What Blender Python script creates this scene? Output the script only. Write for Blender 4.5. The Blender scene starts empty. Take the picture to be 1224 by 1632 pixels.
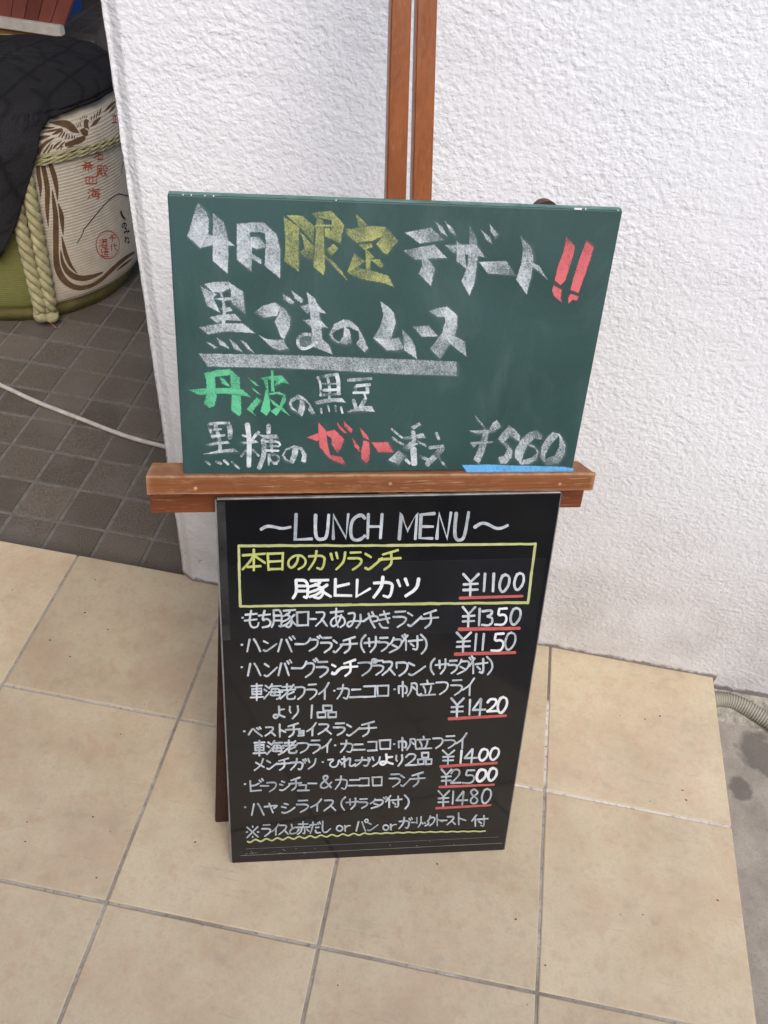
import bpy, bmesh, math, random
from mathutils import Vector, Matrix, noise as mnoise
random.seed(7)
R = math.radians
scene = bpy.context.scene
COL = scene.collection

# ------------------------------------------------------------------ camera, sky, sun, exposure
CAM = Vector((0.6585, -1.0419, 1.2616))
RIGHT = Vector((0.98262, 0.16579, 0.08350))
DOWN = Vector((0.17503, -0.67736, -0.71453))
FWD = Vector((-0.06190, 0.71673, -0.69460))
FPX, PW, PH = 1400.37, 1224.0, 1632.0
cd = bpy.data.cameras.new('camera')
cam = bpy.data.objects.new('camera', cd); COL.objects.link(cam)
M = Matrix.Identity(4)
for r in range(3):
    M[r][0], M[r][1], M[r][2], M[r][3] = RIGHT[r], -DOWN[r], -FWD[r], CAM[r]
cam.matrix_world = M
cd.sensor_fit = 'VERTICAL'; cd.sensor_height = 36.0; cd.lens = FPX / PH * 36.0
cd.clip_start = 0.02; cd.clip_end = 600
scene.camera = cam

SUN_EL, SUN_AZ = 46.0, 152.0          # azimuth clockwise from +Y (north)
world = bpy.data.worlds.new('World'); scene.world = world; world.use_nodes = True
wn = world.node_tree.nodes; wl = world.node_tree.links
bg = wn['Background']; sky = wn.new('ShaderNodeTexSky'); sky.sky_type = 'NISHITA'
sky.sun_disc = False; sky.sun_elevation = R(SUN_EL); sky.sun_rotation = R(SUN_AZ)
sky.air_density = 1.0; sky.dust_density = 2.0; sky.ozone_density = 1.0
wl.new(sky.outputs[0], bg.inputs['Color']); bg.inputs['Strength'].default_value = 0.15
sd = bpy.data.lights.new('sun', 'SUN'); sd.energy = 1.15; sd.angle = R(36); sd.color = (1.0, 0.955, 0.89)
sun = bpy.data.objects.new('sun', sd); COL.objects.link(sun)
dirv = Vector((math.sin(R(SUN_AZ)) * math.cos(R(SUN_EL)), math.cos(R(SUN_AZ)) * math.cos(R(SUN_EL)), math.sin(R(SUN_EL))))
sun.rotation_euler = dirv.to_track_quat('Z', 'Y').to_euler(); sun.location = dirv * 20
scene.view_settings.view_transform = 'Standard'; scene.view_settings.look = 'None'
scene.view_settings.exposure = 0.78; scene.view_settings.gamma = 1.0
scene.render.engine = 'CYCLES'
scene.cycles.use_denoising = True

# ------------------------------------------------------------------ small helpers
def ray(u, v):
    return (RIGHT * ((u - PW / 2) / FPX) + DOWN * ((v - PH / 2) / FPX) + FWD)
def on_plane(u, v, p0, n):
    d = ray(u, v); return CAM + d * ((p0 - CAM).dot(n) / d.dot(n))
def tag(o, label, cat, group=None, kind=None):
    if label: o['label'] = label
    if cat: o['category'] = cat
    if group: o['group'] = group
    if kind: o['kind'] = kind
    return o
def empty(name, loc, label, cat, group=None):
    o = bpy.data.objects.new(name, None); COL.objects.link(o); o.location = loc
    o.empty_display_size = 0.05
    return tag(o, label, cat, group)
def obj(name, bm, mat, parent=None, smooth=False):
    """links a bmesh given in world coordinates as one mesh object"""
    me = bpy.data.meshes.new(name)
    bm.to_mesh(me); bm.free()
    if smooth:
        for p in me.polygons: p.use_smooth = True
    o = bpy.data.objects.new(name, me); COL.objects.link(o)
    if mat: me.materials.append(mat)
    if parent:
        o.parent = parent
        root = parent
        off = Vector((0, 0, 0))
        while root: off += root.location; root = root.parent
        me.transform(Matrix.Translation(-off))
    return o
def structure(name, bm, mat, smooth=False):
    o = obj(name, bm, mat, None, smooth); o['kind'] = 'structure'; return o
def box(bm, c, ax, ay, az, bevel=0.0, seg=2):
    """box about c with half-axis vectors ax ay az"""
    vs = [bm.verts.new(c + ax * i + ay * j + az * k) for i in (-1, 1) for j in (-1, 1) for k in (-1, 1)]
    fs = [(0, 1, 3, 2), (4, 6, 7, 5), (0, 4, 5, 1), (2, 3, 7, 6), (0, 2, 6, 4), (1, 5, 7, 3)]
    faces = [bm.faces.new([vs[i] for i in f]) for f in fs]
    bmesh.ops.recalc_face_normals(bm, faces=faces)
    if bevel:
        es = list({e for f in faces for e in f.edges})
        bmesh.ops.bevel(bm, geom=es, offset=bevel, segments=seg, affect='EDGES', profile=0.6)
    return bm
def abox(bm, x0, x1, y0, y1, z0, z1, bevel=0.0):
    return box(bm, Vector(((x0 + x1) / 2, (y0 + y1) / 2, (z0 + z1) / 2)), Vector(((x1 - x0) / 2, 0, 0)),
               Vector((0, (y1 - y0) / 2, 0)), Vector((0, 0, (z1 - z0) / 2)), bevel)
def tube(bm, pts, rad, n=10, cap=True):
    rings = []; prev = None
    for i, p in enumerate(pts):
        a = pts[max(0, i - 1)]; b = pts[min(len(pts) - 1, i + 1)]
        t = (b - a).normalized()
        if prev is None:
            x = t.orthogonal().normalized()
        else:
            x = (prev - t * prev.dot(t)).normalized()
        prev = x; y = t.cross(x)
        r = rad[i] if isinstance(rad, (list, tuple)) else rad
        rings.append([bm.verts.new(p + x * (r * math.cos(2 * math.pi * k / n)) + y * (r * math.sin(2 * math.pi * k / n))) for k in range(n)])
    for a, b in zip(rings, rings[1:]):
        for k in range(n):
            bm.faces.new((a[k], a[(k + 1) % n], b[(k + 1) % n], b[k]))
    if cap:
        bm.faces.new(rings[0][::-1]); bm.faces.new(rings[-1])
def lathe(bm, prof, c, n=64, a0=0.0, a1=2 * math.pi):
    full = abs(a1 - a0 - 2 * math.pi) < 1e-6
    m = n if full else n + 1
    rings = [[bm.verts.new(Vector((c[0] + r * math.cos(a0 + (a1 - a0) * k / n), c[1] + r * math.sin(a0 + (a1 - a0) * k / n), z))) for k in range(m)] for r, z in prof]
    for a, b in zip(rings, rings[1:]):
        for k in range(n):
            bm.faces.new((a[k], a[(k + 1) % m], b[(k + 1) % m], b[k]))
    return rings
def smooth_path(pts, n=2):
    for _ in range(n):
        q = [pts[0]]
        for a, b in zip(pts, pts[1:]):
            q.append(tuple(a[i] * .75 + b[i] * .25 for i in range(len(a)))); q.append(tuple(a[i] * .25 + b[i] * .75 for i in range(len(a))))
        q.append(pts[-1]); pts = q
    return pts

# ------------------------------------------------------------------ materials
class NT:
    def __init__(s, name):
        s.m = bpy.data.materials.new(name); s.m.use_nodes = True
        s.t = s.m.node_tree; s.n = s.t.nodes; s.l = s.t.links
        s.b = s.n['Principled BSDF']; s.out = s.n['Material Output']
        s.co = s.n.new('ShaderNodeTexCoord').outputs['Object']
    def link(s, a, b): s.l.new(a, b)
    def noise(s, scale, detail=4, rough=.6, vec=None, dist=0):
        k = s.n.new('ShaderNodeTexNoise'); k.inputs['Scale'].default_value = scale; k.inputs['Detail'].default_value = detail
        k.inputs['Roughness'].default_value = rough; k.inputs['Distortion'].default_value = dist
        s.link(vec or s.co, k.inputs['Vector']); return k.outputs[0]
    def map(s, scale=(1, 1, 1), rot=(0, 0, 0), vec=None):
        k = s.n.new('ShaderNodeMapping'); k.inputs['Scale'].default_value = scale; k.inputs['Rotation'].default_value = rot
        s.link(vec or s.co, k.inputs['Vector']); return k.outputs[0]
    def ramp(s, f, stops, interp='LINEAR'):
        k = s.n.new('ShaderNodeValToRGB'); k.color_ramp.interpolation = interp
        e = k.color_ramp.elements
        while len(e) < len(stops): e.new(.5)
        for i, (p, c) in enumerate(stops):
            e[i].position = p; e[i].color = (c, c, c, 1) if isinstance(c, (int, float)) else (*c, 1)
        s.link(f, k.inputs[0]); return k.outputs[0]
    def mix(s, f, a, b, mode='MIX'):
        k = s.n.new('ShaderNodeMix'); k.data_type = 'RGBA'; k.blend_type = mode
        for sock, v in ((k.inputs[0], f), (k.inputs[6], a), (k.inputs[7], b)):
            if isinstance(v, (int, float)): sock.default_value = v if sock == k.inputs[0] else (v, v, v, 1)
            elif isinstance(v, tuple): sock.default_value = (*v, 1)
            else: s.link(v, sock)
        return k.outputs[2]
    def math(s, op, a, b=0.0, c=None, clamp=False):
        k = s.n.new('ShaderNodeMath'); k.operation = op; k.use_clamp = clamp
        for i, v in enumerate((a, b) if c is None else (a, b, c)):
            if isinstance(v, (int, float)): k.inputs[i].default_value = v
            else: s.link(v, k.inputs[i])
        return k.outputs[0]
    def attr(s, name):
        k = s.n.new('ShaderNodeAttribute'); k.attribute_name = name; return k
    def sep(s, vec=None):
        k = s.n.new('ShaderNodeSeparateXYZ'); s.link(vec or s.co, k.inputs[0]); return k.outputs
    def bump(s, h, strength=.5, dist=.002, prev=None):
        k = s.n.new('ShaderNodeBump'); k.inputs['Strength'].default_value = strength; k.inputs['Distance'].default_value = dist
        s.link(h, k.inputs['Height'])
        if prev: s.link(prev, k.inputs['Normal'])
        s.link(k.outputs[0], s.b.inputs['Normal']); return k.outputs[0]
    def col(s, c):
        if isinstance(c, tuple): s.b.inputs['Base Color'].default_value = (*c, 1)
        else: s.link(c, s.b.inputs['Base Color'])
    def rough(s, r):
        if isinstance(r, (int, float)): s.b.inputs['Roughness'].default_value = r
        else: s.link(r, s.b.inputs['Roughness'])
    def spec(s, v): s.b.inputs['Specular IOR Level'].default_value = v

def m_stucco():
    t = NT('white_stucco')
    v = t.map((1, 1, 1.12))
    big = t.noise(112, 3, .5, v, .08)
    mid = t.noise(150, 2, .5, v, .1)
    h = t.ramp(big, [(.30, 0.0), (.44, .34), (.56, .72), (.72, 1.0)])
    h2 = t.mix(.38, h, t.ramp(mid, [(.35, 0.0), (.65, 1.0)]))
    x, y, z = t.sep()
    # floor grime, deepened to paint in the wall's light falloff, and a few dark pits
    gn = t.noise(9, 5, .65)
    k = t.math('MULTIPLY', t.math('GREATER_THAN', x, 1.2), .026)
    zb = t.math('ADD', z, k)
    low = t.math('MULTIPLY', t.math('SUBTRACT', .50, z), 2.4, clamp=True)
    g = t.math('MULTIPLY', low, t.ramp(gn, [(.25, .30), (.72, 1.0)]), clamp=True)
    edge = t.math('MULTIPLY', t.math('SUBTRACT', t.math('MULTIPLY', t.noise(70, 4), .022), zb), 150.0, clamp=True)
    spots = t.math('MULTIPLY', t.ramp(t.noise(55, 2, .5), [(.73, 0.0), (.76, 1.0)]), t.math('MULTIPLY', t.math('SUBTRACT', .13, z), 9.0, clamp=True), clamp=True)
    c = t.mix(t.ramp(t.noise(3, 3), [(.3, 0.0), (.7, 1.0)]), (.80, .80, .812), (.845, .842, .852))
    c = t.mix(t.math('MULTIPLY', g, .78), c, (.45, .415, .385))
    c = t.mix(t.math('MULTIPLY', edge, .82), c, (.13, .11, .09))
    c = t.mix(t.math('MULTIPLY', spots, .7), c, (.16, .15, .11))
    c = t.mix(t.ramp(t.noise(11, 5, .7), [(.62, 0.0), (.80, .22)]), c, (.50, .46, .42))
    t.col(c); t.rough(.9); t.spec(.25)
    patch = t.ramp(t.noise(7, 3, .6), [(.3, .55), (.7, 1.0)])
    t.bump(t.math('MULTIPLY', h2, patch), .68, .0023)
    return t.m
def m_tile():
    t = NT('beige_stone_tile')
    a = t.attr('rnd')
    k = t.n.new('ShaderNodeVectorMath'); k.operation = 'MULTIPLY_ADD'
    t.link(a.outputs['Vector'], k.inputs[0]); k.inputs[1].default_value = (7, 5, 3); t.link(t.co, k.inputs[2])
    v = k.outputs[0]
    n1 = t.noise(8, 7, .68, v, .15); n2 = t.noise(36, 7, .74, v, .1); n3 = t.noise(320, 3, .6, v)
    c = t.ramp(n1, [(.28, (.46, .35, .23)), (.42, (.535, .43, .285)), (.55, (.57, .475, .325)), (.66, (.55, .445, .297)), (.80, (.495, .38, .25))])
    c = t.mix(t.ramp(n2, [(.51, 0.0), (.67, .52)]), c, (.45, .30, .20))
    c = t.mix(t.ramp(t.noise(5.5, 6, .72, v), [(.50, 0.0), (.66, .60)]), c, (.49, .345, .235))
    c = t.mix(t.ramp(n2, [(.35, .40), (.48, 0.0)]), c, (.38, .315, .225))
    c = t.mix(t.ramp(n3, [(.35, .22), (.5, 0.0)]), c, (.40, .31, .22))
    # little dark stains
    st = t.ramp(t.noise(75, 2, .5, v), [(.76, 0.0), (.80, .6)])
    c = t.mix(st, c, (.20, .16, .115))
    c = t.mix(t.ramp(t.noise(17, 3, .6, v), [(.66, 0.0), (.80, .38)]), c, (.30, .25, .18))
    tv = t.math('MULTIPLY_ADD', t.sep(a.outputs['Vector'])[1], .20, .90)
    c = t.mix(1.0, c, tv, 'MULTIPLY')
    # scuffs and worn-in grime
    sc = t.math('MULTIPLY', t.ramp(t.noise(1, 3, .6, t.map((14, 260, 30), (0, 0, .7)), .6), [(.63, 0.0), (.70, .5)]), t.ramp(t.noise(5, 2), [(.5, 0.0), (.62, 1.0)]))
    c = t.mix(sc, c, (.30, .26, .21))
    c = t.mix(t.ramp(t.noise(2.6, 6, .7), [(.48, 0.0), (.72, .30)]), c, (.27, .21, .15))
    t.col(c); t.rough(t.ramp(n2, [(.3, .42), (.7, .62)])); t.spec(.35)
    t.bump(t.mix(.35, n2, t.noise(110, 4, .6, v)), .35, .0016)
    return t.m
def m_grout():
    t = NT('tile_grout')
    lum = t.attr('lum').outputs['Fac']
    n = t.noise(120, 5, .7)
    c = t.mix(lum, (.19, .155, .118), (.70, .65, .57))
    c = t.mix(t.ramp(n, [(.52, 0.0), (.66, .75)]), c, (.13, .115, .10))
    t.col(c); t.rough(.95); t.bump(n, .6, .002)
    return t.m
def m_darktile():
    t = NT('dark_paving_tile')
    a = t.attr('rnd')
    n = t.noise(420, 3, .7); n2 = t.noise(7, 5, .65)
    v = t.math('MULTIPLY_ADD', t.sep(a.outputs['Vector'])[0], .35, .82)
    c = t.ramp(n, [(.32, (.078, .063, .049)), (.52, (.132, .108, .085)), (.72, (.225, .187, .150))])
    c = t.mix(1.0, c, v, 'MULTIPLY')
    c = t.mix(t.ramp(n2, [(.46, 0.0), (.74, .55)]), c, (.19, .168, .15))
    c = t.mix(t.ramp(t.noise(38, 2, .5), [(.74, 0.0), (.78, .7)]), c, (.035, .03, .028))
    t.col(c); t.rough(.72); t.spec(.3); t.bump(n, .5, .0012)
    return t.m
def m_darkgrout():
    t = NT('grey_paving_grout')
    n = t.noise(60, 4, .7)
    t.col(t.ramp(n, [(.3, (.125, .11, .096)), (.7, (.215, .195, .17))])); t.rough(.95)
    return t.m
def m_concrete():
    t = NT('rough_concrete')
    n = t.noise(260, 4, .7); n2 = t.noise(14, 6, .65); n3 = t.noise(10, 2, .5, None, .3)
    c = t.ramp(n2, [(.3, (.245, .212, .172)), (.7, (.40, .355, .295))])
    c = t.mix(t.ramp(n, [(.3, .5), (.5, 0.0)]), c, (.17, .15, .13))
    wet = t.math('MULTIPLY', t.attr('wet').outputs['Fac'], 1.0)
    edge = t.ramp(t.math('ADD', wet, t.math('MULTIPLY', t.math('SUBTRACT', t.noise(45, 3), .5), .5)), [(.42, 0.0), (.56, .72)])
    c = t.mix(edge, c, (.095, .08, .068))
    t.col(c); t.rough(t.mix(edge, .92, .6)); t.bump(n, .7, .002)
    return t.m
def m_asphalt():
    t = NT('asphalt')
    n = t.noise(300, 3, .7)
    t.col(t.ramp(n, [(.3, (.03, .03, .03)), (.7, (.075, .072, .07))])); t.rough(.9); t.bump(n, .5, .003)
    return t.m
def m_wood(name, c0, c1, c2, axis, rough=.38, wear=.3, wearcol=(.50, .27, .12), scale=1.0):
    """grain runs along axis: a rotation taking the long direction to X"""
    t = NT(name)
    ax = t.map((1, 1, 1), axis)
    n = t.noise(1.0, 5, .6, t.map((2.2 * scale, 120 * scale, 120 * scale), (0, 0, 0), ax), .3)
    nf = t.noise(1.0, 4, .65, t.map((9 * scale, 620 * scale, 620 * scale), (0, 0, 0), ax), .2)
    n2 = t.noise(1.0, 3, .6, t.map((7, 22, 22), (0, 0, 0), ax))
    f = t.math('ADD', t.math('MULTIPLY', n, .55), t.math('MULTIPLY', nf, .45))
    c = t.ramp(f, [(.34, c0), (.50, c1), (.66, c2)])
    c = t.mix(t.ramp(n2, [(.45, 0.0), (.72, .5)]), c, c0)
    # bare scratches along the grain, and rubbed edges where the mesh says so
    n3 = t.noise(1.0, 4, .7, t.map((24, 520, 520), (0, 0, 0), ax), .3)
    w = t.math('MULTIPLY', t.ramp(n3, [(.535, 0.0), (.62, 1.0)]), t.ramp(t.noise(26, 4), [(.44, 0.0), (.58, 1.0)]))
    e = t.math('MULTIPLY', t.attr('rub').outputs['Fac'], t.ramp(t.noise(55, 5, .7), [(.34, .15), (.58, 1.0)]))
    w = t.math('MAXIMUM', t.math('MULTIPLY', w, wear), e, clamp=True)
    c = t.mix(w, c, wearcol)
    t.col(c); t.rough(t.mix(w, rough, .75)); t.spec(.4); t.bump(n, .12, .0008)
    return t.m
def m_board():
    t = NT('green_chalkboard')
    n = t.noise(5, 5, .6, None, .6); v = t.map((5, 5, 2.2)); n2 = t.noise(3, 6, .7, v, .9); n3 = t.noise(900, 2)
    c = t.ramp(n, [(.35, (.017, .052, .046)), (.65, (.032, .078, .073))])
    c = t.mix(t.ramp(n2, [(.48, 0.0), (.80, .30)]), c, (.11, .17, .16))
    c = t.mix(t.ramp(n3, [(.6, 0.0), (.72, .12)]), c, (.25, .30, .29))
    t.col(c); t.rough(.55); t.spec(.45); t.bump(n3, .08, .0004)
    return t.m
def m_chalk(name, col):
    t = NT(name)
    d = t.attr('dens').outputs['Fac']
    v = t.map((1, 1, 1)); n = t.noise(620, 3, .7, v); v2 = t.map((260, 900, 160), (0, 0, .5)); n2 = t.noise(1, 2, .6, v2)
    nb = t.noise(70, 4, .6)
    s = t.math('ADD', t.math('ADD', t.math('MULTIPLY', n, .55), t.math('MULTIPLY', n2, .25)), t.math('MULTIPLY', nb, .34))
    a = t.math('ADD', s, t.math('SUBTRACT', d, 1.02))
    k = t.n.new('ShaderNodeMapRange'); k.interpolation_type = 'SMOOTHSTEP'
    t.link(a, k.inputs[0]); k.inputs[1].default_value = .08; k.inputs[2].default_value = .60; k.inputs[3].default_value = .05; k.inputs[4].default_value = 1
    t.col(col); t.rough(1.0); t.spec(.1); t.link(k.outputs[0], t.b.inputs['Alpha'])
    return t.m
def m_marker(name, c0, c1):
    t = NT(name)
    d = t.attr('dens').outputs['Fac']; n = t.noise(300, 3, .6)
    f = t.math('ADD', t.math('MULTIPLY', n, .8), t.math('SUBTRACT', t.math('MULTIPLY', d, 1.5), .95), clamp=True)
    t.col(t.mix(f, c0, c1)); t.rough(.55); t.spec(.3)
    return t.m
def m_black():
    t = NT('glossy_black_panel')
    n = t.noise(7, 5, .65, None, .5)
    t.col(t.ramp(n, [(.35, (.0065, .0065, .0075)), (.7, (.013, .0125, .0125))]))
    t.rough(t.ramp(t.noise(11, 4, .6), [(.3, .05), (.7, .11)])); t.spec(.52)
    return t.m
def m_plain(name, col, rough=.6, spec=.4, var=.25, scale=20, bump=0.0, bscale=200):
    t = NT(name)
    n = t.noise(scale, 4, .6)
    d = tuple(x * (1 - var) for x in col); u = tuple(min(.95, x * (1 + var)) for x in col)
    t.col(t.ramp(n, [(.3, d), (.7, u)])); t.rough(rough); t.spec(spec)
    if bump: t.bump(t.noise(bscale, 3), .6, bump)
    return t.m
def m_paper():
    t = NT('printed_straw_wrapper')
    x, y, z = t.sep()
    w = t.math('SINE', t.math('MULTIPLY', t.math('ADD', z, t.math('MULTIPLY', t.noise(6, 2), .006)), 2 * math.pi / .0075))
    n = t.noise(30, 5, .65)
    c = t.ramp(n, [(.3, (.63, .54, .42)), (.7, (.75, .67, .545))])
    c = t.mix(t.ramp(t.noise(5, 4), [(.5, 0.0), (.8, .35)]), c, (.42, .34, .24))
    t.col(c); t.rough(.85); t.spec(.2); t.bump(t.math('ADD', w, t.math('MULTIPLY', n, .8)), .35, .0012)
    return t.m
def m_straw(name, c0, c1, period=.006):
    t = NT(name)
    x, y, z = t.sep()
    w = t.math('SINE', t.math('MULTIPLY', z, 2 * math.pi / period))
    v = t.map((60, 60, 900)); n = t.noise(1, 4, .7, v)
    t.col(t.ramp(n, [(.3, c0), (.7, c1)])); t.rough(.8); t.spec(.25); t.bump(t.math('ADD', w, n), .35, .0012)
    return t.m
def m_cloth():
    t = NT('dark_quilted_cloth')
    n = t.noise(330, 3, .7); n2 = t.noise(6, 4, .6)
    c = t.ramp(n, [(.3, (.012, .012, .014)), (.7, (.034, .032, .034))])
    c = t.mix(t.ramp(n2, [(.45, 0.0), (.75, .6)]), c, (.030, .024, .022))
    q = t.attr('seam').outputs['Fac']
    c = t.mix(t.math('MULTIPLY', q, .75), c, (.006, .006, .007))
    t.col(c); t.rough(.92); t.spec(.2)
    h = t.mix(.25, t.math('SUBTRACT', 1.0, q), n)
    t.bump(h, .6, .004)
    return t.m

STUCCO = m_stucco(); TILE = m_tile(); GROUT = m_grout(); DTILE = m_darktile(); DGROUT = m_darkgrout()
CONC = m_concrete(); ASPH = m_asphalt(); BOARD = m_board(); BLACK = m_black()

# ------------------------------------------------------------------ the setting
# ground out to the horizon
bm = bmesh.new(); abox(bm, -150, 150, -150, 150, -.5, -.068); structure('ground', bm, ASPH)
# passage floor of small dark tiles, 100 mm, one centimetre grout
def tile_field(bm, xs, ys, z, gap, drop, jit=.0006):
    lay = bm.faces.layers.float_vector.new('rnd')
    for x0, x1 in zip(xs, xs[1:]):
        for y0, y1 in zip(ys, ys[1:]):
            g = gap / 2; dz = random.uniform(-jit, jit); b = .0016
            o = [(x0 + g, y0 + g), (x1 - g, y0 + g), (x1 - g, y1 - g), (x0 + g, y1 - g)]
            i = [(x0 + g + b, y0 + g + b), (x1 - g - b, y0 + g + b), (x1 - g - b, y1 - g - b), (x0 + g + b, y1 - g - b)]
            vl = [bm.verts.new((p[0], p[1], z - drop)) for p in o]
            vm = [bm.verts.new((p[0], p[1], z - b * .6 + dz)) for p in o]
            vi = [bm.verts.new((p[0], p[1], z + dz)) for p in i]
            rv = Vector((random.random(), random.random(), random.random()))
            fs = [bm.faces.new(vi)]
            for k in range(4):
                fs.append(bm.faces.new((vm[k], vm[(k + 1) % 4], vi[(k + 1) % 4], vi[k])))
                fs.append(bm.faces.new((vl[k], vl[(k + 1) % 4], vm[(k + 1) % 4], vm[k])))
            for f in fs: f[lay] = rv
DX, DY = -.205, .2255            # a crossing of the dark grid
bm = bmesh.new()
xs = [DX + .1005 * i for i in range(-20, 12)]; ys = [DY + .1005 * i for i in range(-2, 36)]
tile_field(bm, xs, ys, -.060, .0085, .006, .0009)
structure('passage_floor', bm, DTILE)
bm = bmesh.new(); abox(bm, xs[0], xs[-1], .003, ys[-1], -.11, -.0625); structure('passage_floor_bed', bm, DGROUT)
# beige tiled platform, 300 mm tiles
bm = bmesh.new()
tile_field(bm, [.3 * i for i in range(-6, 4)] + [1.1965], [-.3 * i for i in range(7, 0, -1)] + [.0015], 0.0, .0046, .012, .0005)
structure('tiled_platform', bm, TILE)
bm = bmesh.new(); abox(bm, -1.797, 1.1935, -2.097, -.001, -.10, -.0042)
structure('platform_bed', bm, m_plain('platform_mortar', (.30, .27, .23), .9, .2, .3, 30))
bm = bmesh.new(); lum = bm.verts.layers.float.new('lum')
def grout_line(p, q, w, fn, z):
    p = Vector((*p, z)); q = Vector((*q, z)); n = max(2, int((q - p).length / .012)); d = (q - p).normalized(); s = Vector((-d.y, d.x, 0)) * w / 2
    prev = None
    for i in range(n + 1):
        c = p.lerp(q, i / n); a = bm.verts.new(c - s); b = bm.verts.new(c + s)
        L = fn(c.x, c.y) + .26 * mnoise.noise(c * 9) + .18 * mnoise.noise(c * 48)
        a[lum] = b[lum] = min(1, max(0, L))
        if prev: bm.faces.new((prev[0], a, b, prev[1]))
        prev = (a, b)
for k in range(-6, 4):
    def f(x, y, k=k):
        if k == 3: return .78 if -.285 < y < -.13 else (.02 if y > -.13 else .30)
        if k == 1: return .22 if y > -.3 else .24
        if k == 0: return .28
        return .22
    grout_line((.3 * k, -2.09), (.3 * k, -.004), .0054, f, -.0018)
for k in range(1, 7):
    def f(x, y, k=k):
        if k == 1: return .50 if x < .35 else (.85 if x > .56 else .5)
        return .30
    grout_line((-1.79, -.3 * k), (1.193, -.3 * k), .0054, f, -.0021)
structure('platform_grout', bm, GROUT)
# concrete at the right of the platform, with two damp stains
bm = bmesh.new(); wet = bm.verts.layers.float.new('wet')
W0 = [(on_plane(1207, 1198, Vector((0, 0, -.06)), Vector((0, 0, 1))), .036), (on_plane(1230, 1215, Vector((0, 0, -.06)), Vector((0, 0, 1))), .034),
      (on_plane(1180, 1258, Vector((0, 0, -.06)), Vector((0, 0, 1))), .021)]
nx, ny = 60, 70
gx = [1.17 + 1.0 * (i / nx) ** 1.6 for i in range(nx + 1)]; gy = [.02 - 1.0 * j / ny for j in range(ny)] + [-1.6, -2.6]
grid = []
for y in gy:
    row = []
    for x in gx:
        z = -.060 + .0018 * mnoise.noise(Vector((x * 13, y * 13, 0))) + .0009 * mnoise.noise(Vector((x * 60, y * 60, 3)))
        v = bm.verts.new((x, y, z)); w = 0
        for c, r in W0: w = max(w, 1.0 - math.hypot(x - c.x, y - c.y) / (2 * r))
        v[wet] = max(0, w); row.append(v)
    grid.append(row)
for a, b in zip(grid, grid[1:]):
    for i in range(nx): bm.faces.new((a[i], b[i], b[i + 1], a[i + 1]))
structure('concrete_paving', bm, CONC, True)
bm = bmesh.new(); abox(bm, 1.2, 2.9, -2.58, .05, -.12, -.0665); structure('concrete_base', bm, CONC)

# white stucco wall, free left end with a chamfered corner
WY = -.0125
def wavy(bm_, f):
    for v in bm_.verts: v.co += f(v.co)
bm = bmesh.new()
secs = [(.2035, 1.2), (.2035, .8), (.2035, .4), (.2035, .2), (.2035, .05), (.2035, .006), (.2040, .0022), (.2052, .0008), (.2160, -.0058), (.2262, WY + .0012), (.2278, WY + .0001), (.231, WY), (.25, WY)] + [(x / 100, WY) for x in range(30, 321, 5)]
zs = [-.12 + .0] + [-.026 + i * .012 for i in range(0, 112)] + [1.4, 1.6, 2.0, 2.6, 3.0]
rows = []
for z in zs:
    r = []
    for x, y in secs:
        j = mnoise.noise(Vector((x * 60, y * 60, z * 45))) * .0011 + mnoise.noise(Vector((x * 5, y * 5, z * 6))) * .0012
        dx = -1 if x < .21 else (-.6 if x < .226 else 0); dy = -1 if y < -.005 else (-.6 if y < 0 else 0)
        lean = -.0225 * max(0, min(z, 1.5) - .05) * max(0, min(1, (.8 - x) / .55))
        r.append(bm.verts.new((x + dx * j + lean, y + dy * j, z)))
    rows.append(r)
for a, b in zip(rows, rows[1:]):
    for i in range(len(secs) - 1): bm.faces.new((a[i], b[i], b[i + 1], a[i + 1]))
back = [[bm.verts.new((3.2, y, z)) for y in (1.2,)] for z in (zs[0], zs[-1])]
bmesh.ops.recalc_face_normals(bm, faces=bm.faces)
for f in bm.faces:
    if f.calc_center_median().y < 0 and f.normal.y > 0: f.normal_flip()
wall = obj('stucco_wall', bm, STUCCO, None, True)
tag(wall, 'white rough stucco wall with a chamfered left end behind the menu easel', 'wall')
# mortar fillet under the wall beside the platform
bm = bmesh.new(); n = 60; prev = None
for i in range(n + 1):
    x = 1.2 + 1.4 * i / n
    p = [Vector((x, WY + .004, -.0285 + .003 * mnoise.noise(Vector((x * 40, 1, 0))))), Vector((x, WY - .014 + .005 * mnoise.noise(Vector((x * 30, 2, 0))), -.036)),
         Vector((x, WY - .034 + .008 * mnoise.noise(Vector((x * 22, 3, 0))), -.050)), Vector((x, WY - .052 + .010 * mnoise.noise(Vector((x * 18, 4, 0))), -.0625))]
    vs = [bm.verts.new(q) for q in p]
    if prev:
        for k in range(3): bm.faces.new((prev[k], prev[k + 1], vs[k + 1], vs[k]))
    prev = vs
bmesh.ops.recalc_face_normals(bm, faces=bm.faces)
structure('mortar_fillet', bm, m_plain('crumbly_mortar', (.33, .305, .25), .95, .15, .45, 90, .002, 240), True)

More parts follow.
